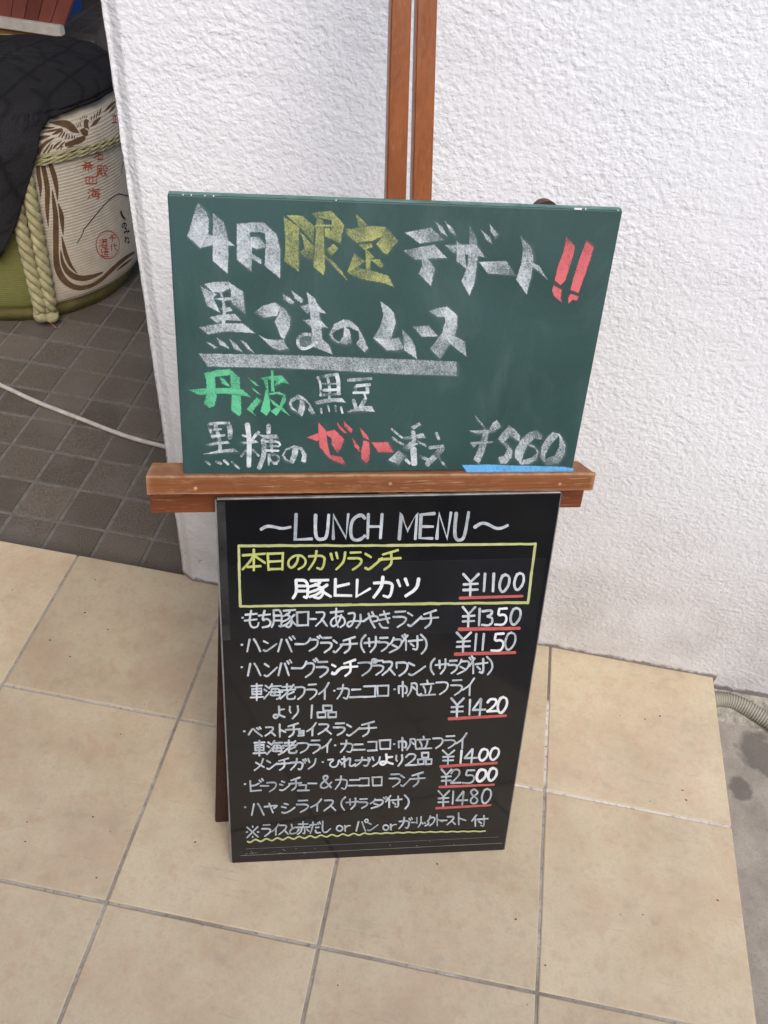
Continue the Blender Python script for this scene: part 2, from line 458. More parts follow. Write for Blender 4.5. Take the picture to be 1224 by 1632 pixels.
# the dark covered passage: walls and a roof over it, plus unseen walls added for shade
PLASTER = m_plain('dark_passage_plaster', (.035, .034, .037), .85, .2, .35, 5)
o = obj('passage_wall', abox(bmesh.new(), -2.2, 3.0, 3.75, 3.9, -.1, 2.7), PLASTER); tag(o, 'dark plain wall closing off the passage at the far end', 'wall')
o = obj('passage_wall', abox(bmesh.new(), -2.35, -2.2, .2, 3.9, -.1, 2.7), m_plain('side_plaster', (.30, .28, .26), .85, .2, .2, 5)); tag(o, 'side wall of the passage left of the straw barrel', 'wall')
o = obj('shade_wall_rear', abox(bmesh.new(), -3.5, 5.0, -3.0, -2.75, -.1, 1.95, .01), m_plain('dark_shade_wall', (.10, .095, .09), .9, .2, .3, 9)); tag(o, 'unseen dark wall added behind the camera to shade the lower stucco wall', 'wall')  # added out of view to block low sky from the wall's foot
o = obj('shade_wall_left', abox(bmesh.new(), -1.15, -1.0, -1.3, .1, -.1, 2.45), m_plain('brown_shade_wall', (.17, .12, .085), .7, .3, .3, 4)); tag(o, 'unseen brown wall added left of the tiled platform to shade its left side', 'wall')  # added out of view to darken the left of the platform
o = obj('passage_roof', abox(bmesh.new(), -2.4, .42, .75, 3.95, 2.45, 2.6), m_plain('roof_board', (.35, .33, .30), .8, .2, .2, 4)); tag(o, 'unseen flat roof over the passage beside the stucco wall, shaped to darken it', 'roof')  # out of view, sized to darken the passage but leave the barrel lit

# ------------------------------------------------------------------ barrel wrapped in printed straw matting
BC = Vector((-.62, 1.06, -.06))
PROF = [(.292, -.06), (.298, -.02), (.296, .000), (.322, -.002), (.330, .02), (.334, .12), (.335, .26), (.331, .362), (.326, .405), (.313, .440), (.299, .456), (.282, .462)]
def prof_r(z):
    pr = PROF[3:]
    if z <= pr[0][1]: return pr[0][0]
    for (r0, z0), (r1, z1) in zip(pr, pr[1:]):
        if z0 <= z <= z1: return r0 + (r1 - r0) * (z - z0) / (z1 - z0)
    return 0.0
def bpt(th, z, off=0.0):
    r = prof_r(z) + off; return Vector((BC.x + r * math.cos(th), BC.y + r * math.sin(th), z))
def barrel_hit(u, v):
    d = ray(u, v).normalized(); t = 1.6; last = None
    while t < 3.4:
        P = CAM + d * t
        if -.01 < P.z < .462 and math.hypot(P.x - BC.x, P.y - BC.y) < prof_r(P.z):
            a, b = t - .01, t
            for _ in range(14):
                mdl = (a + b) / 2; Q = CAM + d * mdl
                if math.hypot(Q.x - BC.x, Q.y - BC.y) < prof_r(Q.z): b = mdl
                else: a = mdl
            Q = CAM + d * b; last = (math.atan2(Q.y - BC.y, Q.x - BC.x), Q.z); break
        t += .01
    return last
barrel = empty('sake_barrel', BC, 'cream printed straw-wrapped barrel with brown bird and red writing, standing on the dark tiles', 'barrel')
T_ROPE = R(-55)
OLIVE = m_straw('olive_straw_mat', (.16, .16, .045), (.25, .245, .085), .0058)
PAPER = m_paper()
bm = bmesh.new(); lathe(bm, [(.0, -.058), (.285, -.058), PROF[0], PROF[1], (.297, -.002)], BC, 80)
obj('straw_base', bm, m_plain('base_straw', (.30, .265, .10), .85, .2, .35, 14, .002, 90), barrel, True)
BODY = [(.292, -.0045), (.318, -.0045), (.3245, .000)] + [(prof_r(z), z) for z in [.01, .02, .05, .08, .12, .18, .22, .26, .30, .33, .362, .385, .405, .425, .440, .456, .462]] + [(.25, .440), (0.002, .440)]
bm = bmesh.new(); lathe(bm, BODY, BC, 150, T_ROPE - 2 * math.pi + R(150), T_ROPE)
obj('straw_mat', bm, OLIVE, barrel, True)
bm = bmesh.new(); lathe(bm, [(r + .0005, z) for r, z in BODY], BC, 90, T_ROPE, T_ROPE + R(150))
body = obj('printed_wrapper', bm, PAPER, barrel, True)
ROPE = m_plain('pale_straw_rope', (.44, .40, .225), .85, .2, .3, 45, .0015, 330)
# two thick twisted ropes down the seam, knotted at the foot
for dth in (-.050, .050):
    bm = bmesh.new()
    for k in range(3):
        pts = []
        for i in range(150):
            s = i / 149; z = .350 - s * .362
            th = T_ROPE + dth * (1 - .3 * s * s); rr = .0092
            ph = 2 * math.pi * (k / 3 + s * 4.2) * (1)
            c = bpt(th, max(z, .0), .017 if z > 0 else .017 - .02 * min(1, -z / .012) * .3); c.z = z
            rad = Vector((math.cos(th), math.sin(th), 0)); tan = Vector((-math.sin(th), math.cos(th), 0))
            pts.append(c + rad * (math.cos(ph) * rr * .8) + tan * (math.sin(ph) * rr))
        tube(bm, pts, .0088, 8)
    obj('straw_rope', bm, ROPE, barrel, True)
bm = bmesh.new()
for dth, zz in ((-.035, -.024), (.030, -.028)):
    c = bpt(T_ROPE + dth, 0.01, .004); c.z = zz
    bmesh.ops.create_icosphere(bm, subdivisions=3, radius=.0200, matrix=Matrix.Translation(c) @ Matrix.Diagonal((1, 1, 1.1, 1)))
for v in bm.verts: v.co += v.normal * 0.0 + Vector((mnoise.noise(v.co * 60), mnoise.noise(v.co * 60 + Vector((5, 5, 5))), 0)) * .004
obj('rope_knot', bm, ROPE, barrel, True)
bm = bmesh.new()
for k, (dz, ro) in enumerate(((-.0075, .006), (.000, .0070), (.0075, .005))):
    for ph in (0, math.pi):
        pts = []
        for i in range(260):
            a = 2 * math.pi * i / 259; dg = (math.degrees(a) + 180) % 360 - 180; z = .3695 + dz - .020 * min(1, max(0, (dg + 30) / 36)) * min(1, max(0, (170 - dg) / 60)); q = ph + a * 34
            p = bpt(a, z, ro + .0016 * math.cos(q)); p.z += .0022 * math.sin(q); pts.append(p)
        tube(bm, pts, .0027, 5, False)
obj('hoop_rope', bm, ROPE, barrel, True)
bm = bmesh.new()      # a frayed red thread end by the foot
p0 = on_plane(62, 507, Vector((0, 0, -.055)), Vector((0, 0, 1))); p1 = on_plane(90, 523, Vector((0, 0, -.055)), Vector((0, 0, 1)))
tube(bm, [p0, p0.lerp(p1, .5) + Vector((.004, .003, .003)), p1], .0022, 6)
o = obj('red_thread', bm, m_plain('faded_red_thread', (.30, .12, .09), .9)); tag(o, 'short faded red thread lying on the dark tiles at the foot of the barrel', 'thread')

# printing on the wrapper
def ribbon_on_barrel(bm, pts, off=.0011):
    """pts: (u, v, width) in photograph measurements; laid on the wrapper's surface"""
    hits = []
    for u, v, w in pts:
        h = barrel_hit(u, v)
        if h: hits.append((h[0], h[1], w))
    if len(hits) < 2: return
    prev = None; n = len(hits)
    for i, (th, z, w) in enumerate(hits):
        a = hits[max(0, i - 1)]; b = hits[min(n - 1, i + 1)]
        ds = (b[0] - a[0]) * .33; dz = b[1] - a[1]; L = math.hypot(ds, dz) or 1e-9
        hw = w * .5 / 640.0
        nth, nz = -dz / L * hw / .33, ds / L * hw
        v0 = bm.verts.new(bpt(th + nth, z + nz, off)); v1 = bm.verts.new(bpt(th - nth, z - nz, off)); vc = bm.verts.new(bpt(th, z, off))
        if prev:
            bm.faces.new((prev[0], v0, vc, prev[2])); bm.faces.new((prev[2], vc, v1, prev[1]))
        prev = (v0, v1, vc)
def leaf_set(txt, ox, oy, sc, bm):
    for k, line in enumerate(txt.replace('\n', ' ').split(';')):
        pts = [tuple(float(q) for q in p.split(',')) for p in line.split()]
        if len(pts) < 2: continue
        pts = [(ox + x / sc, oy + y / sc, w / sc) for x, y, w in pts]
        ribbon_on_barrel(bm, smooth_path(pts, 2 if len(pts) > 2 else 0), .0010 + .00002 * (k % 20))
BIRD = """310,420,6 400,425,40 490,435,70 540,470,80 580,500,50 615,525,8;220,478,25 300,475,22 370,470,4;240,520,6 330,505,24 440,480,6;340,545,8 400,515,28 450,490,8;
150,605,20 230,575,40 320,555,6;125,760,40 160,690,40 205,630,6;190,740,36 250,640,36 365,575,6;250,735,14 290,680,20 330,620,4;290,735,10 330,680,18 345,640,4;
350,685,10 390,640,22 440,605,4;385,700,8 430,655,18 470,610,4;425,700,6 435,680,10 445,660,14;405,570,8 440,520,14 450,500,5;435,580,8 462,530,16 470,515,5;470,590,8 490,550,16 490,530,5;
505,590,8 515,560,16 510,540,6;540,590,8 545,565,16 540,545,6;565,585,8 570,570,14 565,550,6;590,580,6 593,570,8 595,565,10;470,650,30 540,630,45 610,605,60 660,580,50 680,575,15;
490,680,5 530,665,14 570,660,5;625,500,10 660,515,70 690,520,75 702,500,20;690,475,50 685,435,55 690,405,46 715,400,10;700,455,20 708,475,18 718,495,8;
640,405,4 634,388,10 630,370,8;655,385,3 652,365,9 650,345,6;670,380,3 671,362,9 672,345,6;685,378,3 692,362,9 700,348,6;580,480,4 576,465,11 570,450,8;600,475,4 596,455,12 592,440,8;
615,465,4 612,445,12 610,430,8;630,460,4 628,440,13 625,415,8;735,460,5 780,420,38 840,360,6;740,395,12 740,370,14 740,350,8;765,385,8 770,358,16 775,330,8;790,375,8 798,340,16 805,305,8;
815,350,8 828,312,18 840,275,8;870,310,5 930,250,30 990,200,14;920,315,5 955,280,26 985,240,10"""
TAIL = """237,610,14 235,680,26 250,760,22 250,830,4;260,610,24 275,680,28 295,780,30 290,900,26 298,1015,4;300,605,22 330,680,32 350,770,26 355,850,4;
322,790,6 335,880,26 345,960,32 345,1080,36 345,1180,32 350,1260,40 385,1340,40 450,1390,36 530,1395,34 620,1350,30 700,1270,36 770,1210,34 830,1172,16;
360,870,6 380,940,30 385,1000,24 390,1065,4;382,1075,6 400,1170,28 430,1250,24 478,1305,4;375,1160,6 385,1240,24 420,1300,36 480,1335,40 560,1330,36 635,1295,10;720,1285,4 765,1250,24 820,1210,6"""
bm = bmesh.new(); leaf_set(BIRD, 30, 130, 6.442, bm); leaf_set(TAIL, 0, 100, 3.884, bm)
o = obj('printed_design', bm, m_plain('brown_print', (.15, .088, .045), .8, .2, .25, 60), barrel, True); o['label'] = 'brown printed bird with long trailing tail feathers'

# ------------------------------------------------------------------ handwriting: pen strokes of each character in a 0..100 square
G = {
'本': '50,0 50,100;0,28 100,20;~50,25 35,55 0,95;50,28 100,64;22,84 80,80', '日': '8,5 12,100;8,8 95,4 92,98;12,52 92,48;12,95 92,93',
'の': '~58,12 52,60 22,98 3,75 5,40 38,8 75,6 102,40 92,80 60,102', 'カ': '~4,30 96,24 92,70 78,102 52,92;~48,0 42,50 3,100', 'ツ': '5,10 15,45;38,3 48,38;~96,2 88,60 40,102',
'ラ': '15,6 90,3;~0,38 96,36 92,70 32,102', 'ン': '5,8 36,28;~5,92 22,104 50,80 98,34', 'チ': '88,0 18,24;0,50 100,42;~56,18 60,75 25,102',
'豚': '~8,5 10,70 0,98;~8,5 40,5 40,98 30,92;8,35 40,35;8,62 40,62;48,8 95,4;~74,6 70,25 46,38;~60,25 85,55 74,102 56,92;~72,45 66,55 44,68;~77,60 66,78 45,92;92,30 76,50;~74,46 84,70 102,90',
'ヒ': '12,0 10,92 98,94;10,44 85,26', 'レ': '15,0 10,98 98,52', 'ス': '~10,10 84,6 70,50 5,100;55,52 98,98', 'ー': '0,52 100,48',
'も': '~46,0 32,65 50,100 90,95 98,70;5,24 85,18;0,58 85,50', 'ち': '0,30 92,22;~48,0 28,62 62,46 98,62 90,92 32,100', 'ロ': '5,6 10,95;5,8 95,4 92,95;10,95 92,92',
'あ': '5,22 85,15;~42,0 38,60 54,98;~74,34 58,75 22,100 3,80 18,52 62,38 95,52 98,82 68,100', 'み': '~8,12 52,4 36,75 12,100 -2,80 18,58 102,60;~80,18 82,65 56,102',
'や': '~0,58 52,28 98,32 100,58 64,64;55,4 66,22;~30,14 45,60 76,102', 'き': '10,24 90,14;3,54 94,42;44,0 82,70;~6,74 28,100 78,100',
'ハ': '22,4 5,100;~52,2 70,30 98,98', 'バ': '22,20 2,100;~48,20 60,50 78,100;66,6 78,24;84,-2 97,16', 'グ': '~32,12 20,38 0,52;~28,24 82,20 74,72 26,102;76,2 88,14;90,-6 102,8',
'サ': '0,42 100,32;30,10 33,64;~76,0 78,60 40,102', 'ダ': '~28,16 18,42 -2,58;~25,28 78,24 66,72 4,102;20,58 56,76;76,4 86,18;90,-4 100,12',
'付': '32,0 3,52;24,30 24,100;36,40 102,30;~78,4 80,100 58,92;46,56 62,74', '(': '~88,0 20,28 18,70 70,102', ')': '~15,0 85,28 90,70 25,102',
'プ': '~0,18 76,10 68,64 22,102;O88,4 14', 'ワ': '4,10 6,48;~4,12 100,8 88,68 28,102', 'フ': '~0,12 98,6 88,64 28,102', 'イ': '~98,0 60,42 0,70;60,38 58,102',
'車': '8,14 94,10;15,30 16,68;15,32 88,28 86,66;15,48 88,46;16,66 86,64;0,86 102,82;50,-2 50,104', '海': '8,10 22,22;2,36 15,46;0,96 24,66;~46,0 40,14 28,28;40,16 96,12;~44,32 40,55 34,76 92,72;~44,32 90,30 90,92 72,98;28,54 104,51;62,38 66,48;58,60 63,70',
'老': '15,20 76,16;45,0 45,40;3,43 100,36;~90,6 50,52 3,96;90,50 54,68;~48,54 44,96 70,98 96,95 98,80', 'ニ': '15,16 85,12;0,96 102,90', 'コ': '5,10 92,6 90,94;0,98 96,93',
'帆': '5,30 6,80;~5,30 42,27 40,82 32,78;23,-2 23,104;~62,10 60,62 44,98;~62,10 86,8 84,70 90,96 104,84;68,38 78,54', '立': '50,-2 53,20;8,26 92,20;~26,38 38,60 38,80;~76,34 72,60 62,86;0,98 102,92',
'よ': '~50,0 55,70 28,102 4,90 10,70 44,68 98,90;54,30 94,24', 'り': '~14,5 8,40 22,56;~86,0 94,52 38,102', '品': '30,5 31,45;30,5 76,4 75,44;31,45 75,43;0,58 2,98;0,58 43,56 42,97;2,97 42,95;57,58 58,97;57,58 100,56 98,95;58,96 98,94',
'ベ': '~0,82 32,10 46,40 98,100;60,10 72,26;78,2 90,18', 'ト': '22,0 26,102;26,44 98,64', 'ョ': '10,4 92,0;90,0 90,95;15,48 90,46;2,98 92,94', 'メ': '~90,0 66,60 0,102;14,34 100,74',
'ひ': '~4,16 50,6 12,60 30,102 70,88 78,8 88,40 104,56', 'れ': '20,0 22,104;~0,26 38,20 0,82;~22,50 62,8 66,40 58,92 80,98 104,74', 'ビ': '12,14 16,94 86,88;~14,54 45,50 72,34;74,10 86,24;90,-2 101,12',
'シ': '25,4 52,15;5,36 36,46;~8,95 30,102 60,86 100,44', 'ュ': '12,10 82,8;80,8 72,92;0,96 104,90', '&': '~96,98 38,32 30,4 62,-6 72,20 12,64 10,98 52,104 98,52', 'ヤ': '~0,38 100,20 92,38 74,52;36,0 66,102',
'※': '5,10 95,95;92,4 5,102;50,0 50,9;50,92 50,99;0,52 9,50;90,50 99,52', 'と': '30,0 42,44;~92,28 10,58 10,102 50,99 96,92', '赤': '15,20 86,17;50,-2 50,42;0,45 102,41;~40,45 36,78 8,102;~62,45 64,96 50,92;18,60 6,80;78,58 97,78',
'だ': '0,28 60,22;~30,0 24,50 4,100;55,50 85,47;~52,74 58,98 98,94;72,8 80,22;88,0 96,15', 'し': '~14,0 8,90 45,108 98,68', 'o': 'O50,50 46', 'r': '14,2 20,100;~20,42 55,5 96,6',
'パ': '20,18 0,100;~48,18 58,50 76,102;O85,10 13', 'ガ': '~0,40 76,32 72,80 60,102 48,94;~38,4 34,55 0,102;76,12 84,30;91,4 99,22', 'リ': '14,8 18,62;~86,0 86,60 38,102', 'ッ': '5,12 15,46;40,4 50,40;~96,4 88,60 45,102',
'ク': '~36,0 24,36 0,58;~30,20 98,14 82,70 26,102', '・': '40,50 60,50', '¥': '4,0 48,38;98,0 48,38;48,38 45,102;6,50 92,46;4,76 90,73', '1': '62,0 38,102',
'0': '~62,0 30,8 4,60 18,98 48,100 92,60 96,12 62,0 30,8', '3': '~6,8 95,-2 88,32 38,42 96,48 96,84 60,104 0,98', '5': '96,2 36,4;~36,4 24,46 76,36 98,62 72,102 0,98', '4': '66,0 0,70;0,70 104,68;68,2 56,104',
'2': '~4,26 30,-4 88,0 84,36 40,72 0,96;0,96 98,92', '8': '~82,14 48,-6 8,14 30,44 88,66 78,100 20,104 6,76 40,50 90,26 82,14',
'名': '30,0 10,45;25,15 80,12 50,55 0,85;30,35 50,45;40,55 40,100;40,55 90,55 90,97;40,97 90,97', '殿': '10,5 10,70 0,100;10,5 50,5 50,30 10,30;15,50 50,50;25,35 25,65;40,35 40,65;8,70 55,70;20,78 8,98;40,78 52,92;65,5 62,35;65,5 88,5 88,30 100,32;60,45 92,45 60,100;65,60 98,100',
'希': '20,0 80,30;80,0 20,30;0,40 100,40;45,30 10,75;30,60 30,90;30,60 85,60 85,88;55,45 55,100', '四': '0,10 5,95;0,10 100,5 97,95;5,92 97,90;35,10 30,70;65,10 65,70', '千': '80,5 20,18;0,45 100,45;50,12 50,100', '代': '30,0 5,50;20,35 20,100;40,35 100,25;60,0 70,60 100,98',
'酒': '5,10 15,22;0,40 12,50;0,95 18,65;30,8 100,8;35,30 35,98;35,30 95,30 95,98;35,98 95,98;55,8 52,60;75,8 75,55;35,75 95,75', '造': '40,10 90,10;60,0 60,35;35,38 95,38;45,50 45,75;45,50 85,50 85,75 45,75;5,10 15,25;0,40 18,40 15,75 0,95;10,85 40,98 100,98',
'ね': '25,0 25,100;~0,25 35,20 0,80;~20,55 60,15 90,45 85,85 60,90 65,72 98,95',
}
def glyph_strokes(ch, x0, x1, y0, y1):
    out = []
    for s in G[ch].split(';'):
        if s[0] == 'O':
            c, r = s[1:].split(); cx, cy = map(float, c.split(',')); r = float(r)
            pts = [(cx + r * math.cos(a * .5236 - .6), cy + r * math.sin(a * .5236 - .6)) for a in range(13)]
        else:
            cur = s[0] == '~'; s = s[1:] if cur else s
            pts = [tuple(float(q) for q in p.split(',')) for p in s.split()]
            if cur: pts = smooth_path(pts, 2)
        out.append([(x0 + (x1 - x0) * x / 100, y0 + (y1 - y0) * y / 100) for x, y in pts])
    return out
# red and black writing on the barrel wrapper
def barrel_text(items, ox, oy, sc, wd, bm):
    for it in items:
        for st in glyph_strokes(*it):
            if len(st) == 2: st = [st[0], ((st[0][0] + st[1][0]) / 2, (st[0][1] + st[1][1]) / 2), st[1]]
            ribbon_on_barrel(bm, [(ox + x / sc, oy + y / sc, wd / sc) for x, y in st], .0010 + .00003 * random.randint(0, 12))
bm = bmesh.new()
barrel_text([('名', 580, 640, 535, 600), ('殿', 595, 665, 633, 705), ('希', 505, 575, 612, 672), ('四', 528, 597, 703, 752), ('海', 540, 618, 775, 845), ('立', 690, 720, 315, 372)], 0, 100, 3.884, 7, bm)
o = obj('printed_text', bm, None, barrel); RED_T = o
bm = bmesh.new()
barrel_text([('千', 672, 715, 1062, 1108), ('代', 680, 722, 1116, 1164), ('酒', 612, 662, 1090, 1142), ('造', 622, 674, 1146, 1200)], 0, 100, 3.884, 7, bm)
ring = [((665 + 72 * math.cos(a * .2618)) / 3.884, 100 + (1126 + 86 * math.sin(a * .2618)) / 3.884, 6 / 3.884) for a in range(25)]
ribbon_on_barrel(bm, ring)
RED = m_plain('red_print', (.50, .085, .06), .8, .2, .25, 80)
RED_T.data.materials.append(RED); RED_T['label'] = 'red printed characters'
o = obj('printed_seal', bm, RED, barrel); o['label'] = 'round red printed seal'
bm = bmesh.new()
leaf_set("""745,440,8 745,490,24 756,545,10;770,560,6 760,620,7 748,690,4;768,630,6 776,670,16 782,708,12;475,1118,5 515,1052,6 512,1035,6 540,1005,7 600,930,7 660,860,7 725,808,7 760,818,7 797,826,8;798,812,16 800,835,16 801,858,8;
745,915,18 752,945,20 775,972,8""", 0, 100, 3.884, bm)
barrel_text([('の', 752, 780, 990, 1022), ('み', 766, 800, 1024, 1056), ('ね', 768, 800, 1072, 1118)], 0, 100, 3.884, 8, bm)
o = obj('printed_text', bm, m_plain('black_print', (.035, .032, .03), .8, .2, .25, 80), barrel); o['label'] = 'black brush lettering and mountain outline'

# ------------------------------------------------------------------ dark quilted cloth thrown over the barrel
def cloth_edge(deg):
    tab = [(-180, .10), (-110, .05), (-80, .08), (-67, .172), (-58, .275), (-50, .37), (-44, .436), (-38.5, .461), (-28, .466), (-12, .466), (10, .462), (60, .43), (120, .30), (180, .10)]
    for (a, z0), (b, z1) in zip(tab, tab[1:]):
        if a <= deg <= b: return z0 + (z1 - z0) * (deg - a) / (b - a)
    return .1
bm = bmesh.new(); seam = bm.verts.layers.float.new('seam')
N, K = 360, 70
LIDZ = .483
ringsv = []
for i in range(N):
    th = -math.pi + 2 * math.pi * i / N; dg = math.degrees(th); ze = cloth_edge(dg)
    col = []
    drop = LIDZ - ze; arc = .30 + drop + .02
    for k in range(K + 1):
        s = .004 + (arc - .004) * k / K
        fold = .006 * mnoise.noise(Vector((math.cos(th) * 5, math.sin(th) * 5, s * 3)))
        if s < .265: r, z = s, LIDZ + .012 * (1 - (s / .27) ** 2) + fold * 1.2
        elif s < .335:
            q = (s - .265) / .07 * math.pi / 2; r, z = .265 + .044 * math.sin(q), LIDZ - .024 * (1 - math.cos(q)) + fold * .5
        else:
            z = LIDZ - .024 - (s - .335); r = max(prof_r(min(z, .461)), .313) + .006 + abs(fold) * 1.2 + (.002 + .03 * max(0, s - .34)) * math.sin(th * 21) + .030 * math.exp(-((dg + 59) / 11) ** 2) * min(1, (s - .335) / .05)
        z -= .038 * max(0, (-.8 * math.cos(th) + .6 * math.sin(th)) * min(r, .3) / .3)
        p = Vector((BC.x + r * math.cos(th), BC.y + r * math.sin(th), max(z, -.055)))
        v = bm.verts.new(p)
        # quilting seams: crooked rectangles
        a = p.x * 1.0 + p.z * .25 + .012 * mnoise.noise(p * 7); b = (p.y * .5 - p.z) + p.x * .18 + .010 * mnoise.noise(p * 9)
        da = abs(((a / .085) % 1) - .5) * .085; cell = math.floor(a / .085 + .5)
        db = abs(((b / .055 + .37 * cell) % 1) - .5) * .055
        v[seam] = max(max(0, 1 - (.0425 - da) / .007), .8 * max(0, 1 - (.0275 - db) / .006)); col.append(v)
    ringsv.append(col)
for i in range(N):
    a, b = ringsv[i], ringsv[(i + 1) % N]
    for k in range(K): bm.faces.new((a[k], a[k + 1], b[k + 1], b[k]))
bm.faces.new([c[0] for c in ringsv])
bmesh.ops.recalc_face_normals(bm, faces=bm.faces)
cl = obj('draped_cloth', bm, m_cloth(), None, True)
mod = cl.modifiers.new('thick', 'SOLIDIFY'); mod.thickness = .007; mod.offset = 1
tag(cl, 'black quilted cloth draped over the top of the straw barrel', 'cloth')

# ------------------------------------------------------------------ things in the passage behind the barrel
PY = 2.72
def pp(u, v, y=PY): return on_plane(u, v, Vector((0, y, 0)), Vector((0, 1, 0)))
e0, e1, f0, f1 = pp(103, 45), pp(126, -18), pp(-220, 12), pp(-220, 34)
base = Vector((e0.x - .5, PY, -.06))
pan = empty('plank_screen', base, 'reddish brown upright plank screen with a pale bottom strip, behind the draped cloth', 'wooden screen')
bm = bmesh.new(); lay = bm.faces.layers.float_vector.new('rnd')
slope = (e1.x - e0.x) / (e1.z - e0.z); top = .95; z0 = e0.z + .012
NPL = 19
for i in range(NPL):
    w = .058; xa = e0.x - w * (i + 1) + .0015; xb = e0.x - w * i - .0015; rv = Vector((random.random(), 0, 0)); zz = top + random.uniform(-.004, .004)
    sh = slope * (zz - z0) * max(0, 1 - i / 12)
    sh2 = slope * (zz - z0) * max(0, 1 - (i + 1) / 12)
    q = [(xa, z0), (xb, z0), (xb + sh, zz), (xa + sh2, zz)]
    fr = [bm.verts.new((x, PY + random.uniform(0, .002), z)) for x, z in q]; bk = [bm.verts.new((x, PY + .028, z)) for x, z in q]
    fs = [bm.faces.new(fr), bm.faces.new(bk[::-1])] + [bm.faces.new((fr[j], bk[j], bk[(j + 1) % 4], fr[(j + 1) % 4])) for j in range(4)]
    for f in fs: f[lay] = rv
bmesh.ops.recalc_face_normals(bm, faces=bm.faces)
t = NT('red_brown_plank'); at = t.attr('rnd'); v = t.map((40, 40, 3)); n = t.noise(1, 5, .65, v)
c = t.ramp(t.math('ADD', t.math('MULTIPLY', n, .6), t.math('MULTIPLY', t.sep(at.outputs['Vector'])[0], .4)), [(.25, (.15, .040, .027)), (.75, (.29, .085, .058))])
t.col(c); t.rough(.5)
obj('plank_panel', bm, t.m, pan)
bm = bmesh.new(); abox(bm, e0.x - 1.1, e0.x - .012, PY - .022, PY + .024, z0 - .042, z0 - .001, .003)
obj('bottom_strip', bm, m_plain('pale_strip', (.66, .60, .51), .6, .3, .15, 20), pan)
bm = bmesh.new(); abox(bm, e0.x - 1.08, e0.x - .05, PY - .004, PY + .020, -.06, z0 - .044, .002)
obj('base_board', bm, m_plain('orange_brown_board', (.26, .11, .045), .6, .3, .2, 20), pan)
p = on_plane(121, 20, Vector((0, 3.15, 0)), Vector((0, 1, 0)))
bin_ = empty('plastic_bin', Vector((p.x - .215, 3.20, -.06)), 'blue plastic bin partly hidden behind the plank screen', 'bin')
bm = bmesh.new(); c = bin_.location
for (z0, z1, h) in ((0, .75, .20),):
    vs = []
    for z, hw in ((0, .15), (.70, .185), (.70, .205), (.75, .205), (.75, .19), (.05, .145)):
        vs.append([bm.verts.new(c + Vector((sx * hw, sy * hw, z))) for sx, sy in ((-1, -1), (1, -1), (1, 1), (-1, 1))])
    for a, b in zip(vs, vs[1:]):
        for k in range(4): bm.faces.new((a[k], a[(k + 1) % 4], b[(k + 1) % 4], b[k]))
    bm.faces.new(vs[-1]); bm.faces.new(vs[0][::-1])
obj('body', bm, m_plain('blue_plastic', (.020, .085, .30), .45, .4, .2, 6), bin_)
sp = on_plane(170, 72, Vector((0, 1.62, 0)), Vector((0, 1, 0)))
bm = bmesh.new()
bmesh.ops.create_icosphere(bm, subdivisions=4, radius=1, matrix=Matrix.Translation(Vector((sp.x + .06, 1.78, .20))) @ Matrix.Diagonal((.17, .15, .31, 1)))
for v in bm.verts:
    v.co += Vector((1, .5, .3)) * (.022 * mnoise.noise(v.co * 9) + .008 * mnoise.noise(v.co * 28)); v.co.z = max(v.co.z, -.06)
o = obj('full_sack', bm, m_plain('grey_sack', (.075, .068, .064), .8, .3, .3, 9, .004, 60), None, True)
tag(o, 'dark grey full sack by the pillar edge behind the draped cloth', 'sack')

# white cable across the dark tiles
def floor_pt(u, v, z=-.06): return on_plane(u, v, Vector((0, 0, z)), Vector((0, 0, 1)))
pts = [floor_pt(u, v, -.051) for u, v in ((-120, 560), (-60, 588), (0, 613), (50, 637), (90, 653), (130, 668), (165, 682), (200, 695), (235, 705), (268, 713), (320, 727), (400, 745))]
pts = [Vector(q) for q in smooth_path([tuple(q) for q in pts], 2)]
bm = bmesh.new(); tube(bm, pts, .0054, 10)
o = obj('white_cable', bm, m_plain('dusty_white_plastic', (.52, .485, .42), .6, .35, .2, 60), None, True); tag(o, 'thin white cable running across the dark tiles and behind the wall', 'cable')

# corrugated conduit at the right
pts = [floor_pt(u, v, -.0415) for u, v in ((1128, 1116), (1146, 1114), (1165, 1117), (1190, 1128), (1224, 1148), (1262, 1172), (1320, 1205))]
pts = [Vector(q) for q in smooth_path([tuple(q) for q in pts], 3)]
dense = []; acc = 0
for a, b in zip(pts, pts[1:]):
    m = max(1, int((b - a).length / .00065))
    for i in range(m): dense.append(a.lerp(b, i / m))
rad = []; L = 0
for i, q in enumerate(dense):
    if i: L += (q - dense[i - 1]).length
    rad.append(.0142 + .0010 * math.sin(2 * math.pi * L / .0048))
bm = bmesh.new(); tube(bm, dense, rad, 18)
o = obj('conduit_hose', bm, m_plain('grey_beige_pvc', (.33, .31, .245), .5, .35, .15, 25), None, True); tag(o, 'grey beige corrugated hose lying along the foot of the wall beside the platform', 'hose')

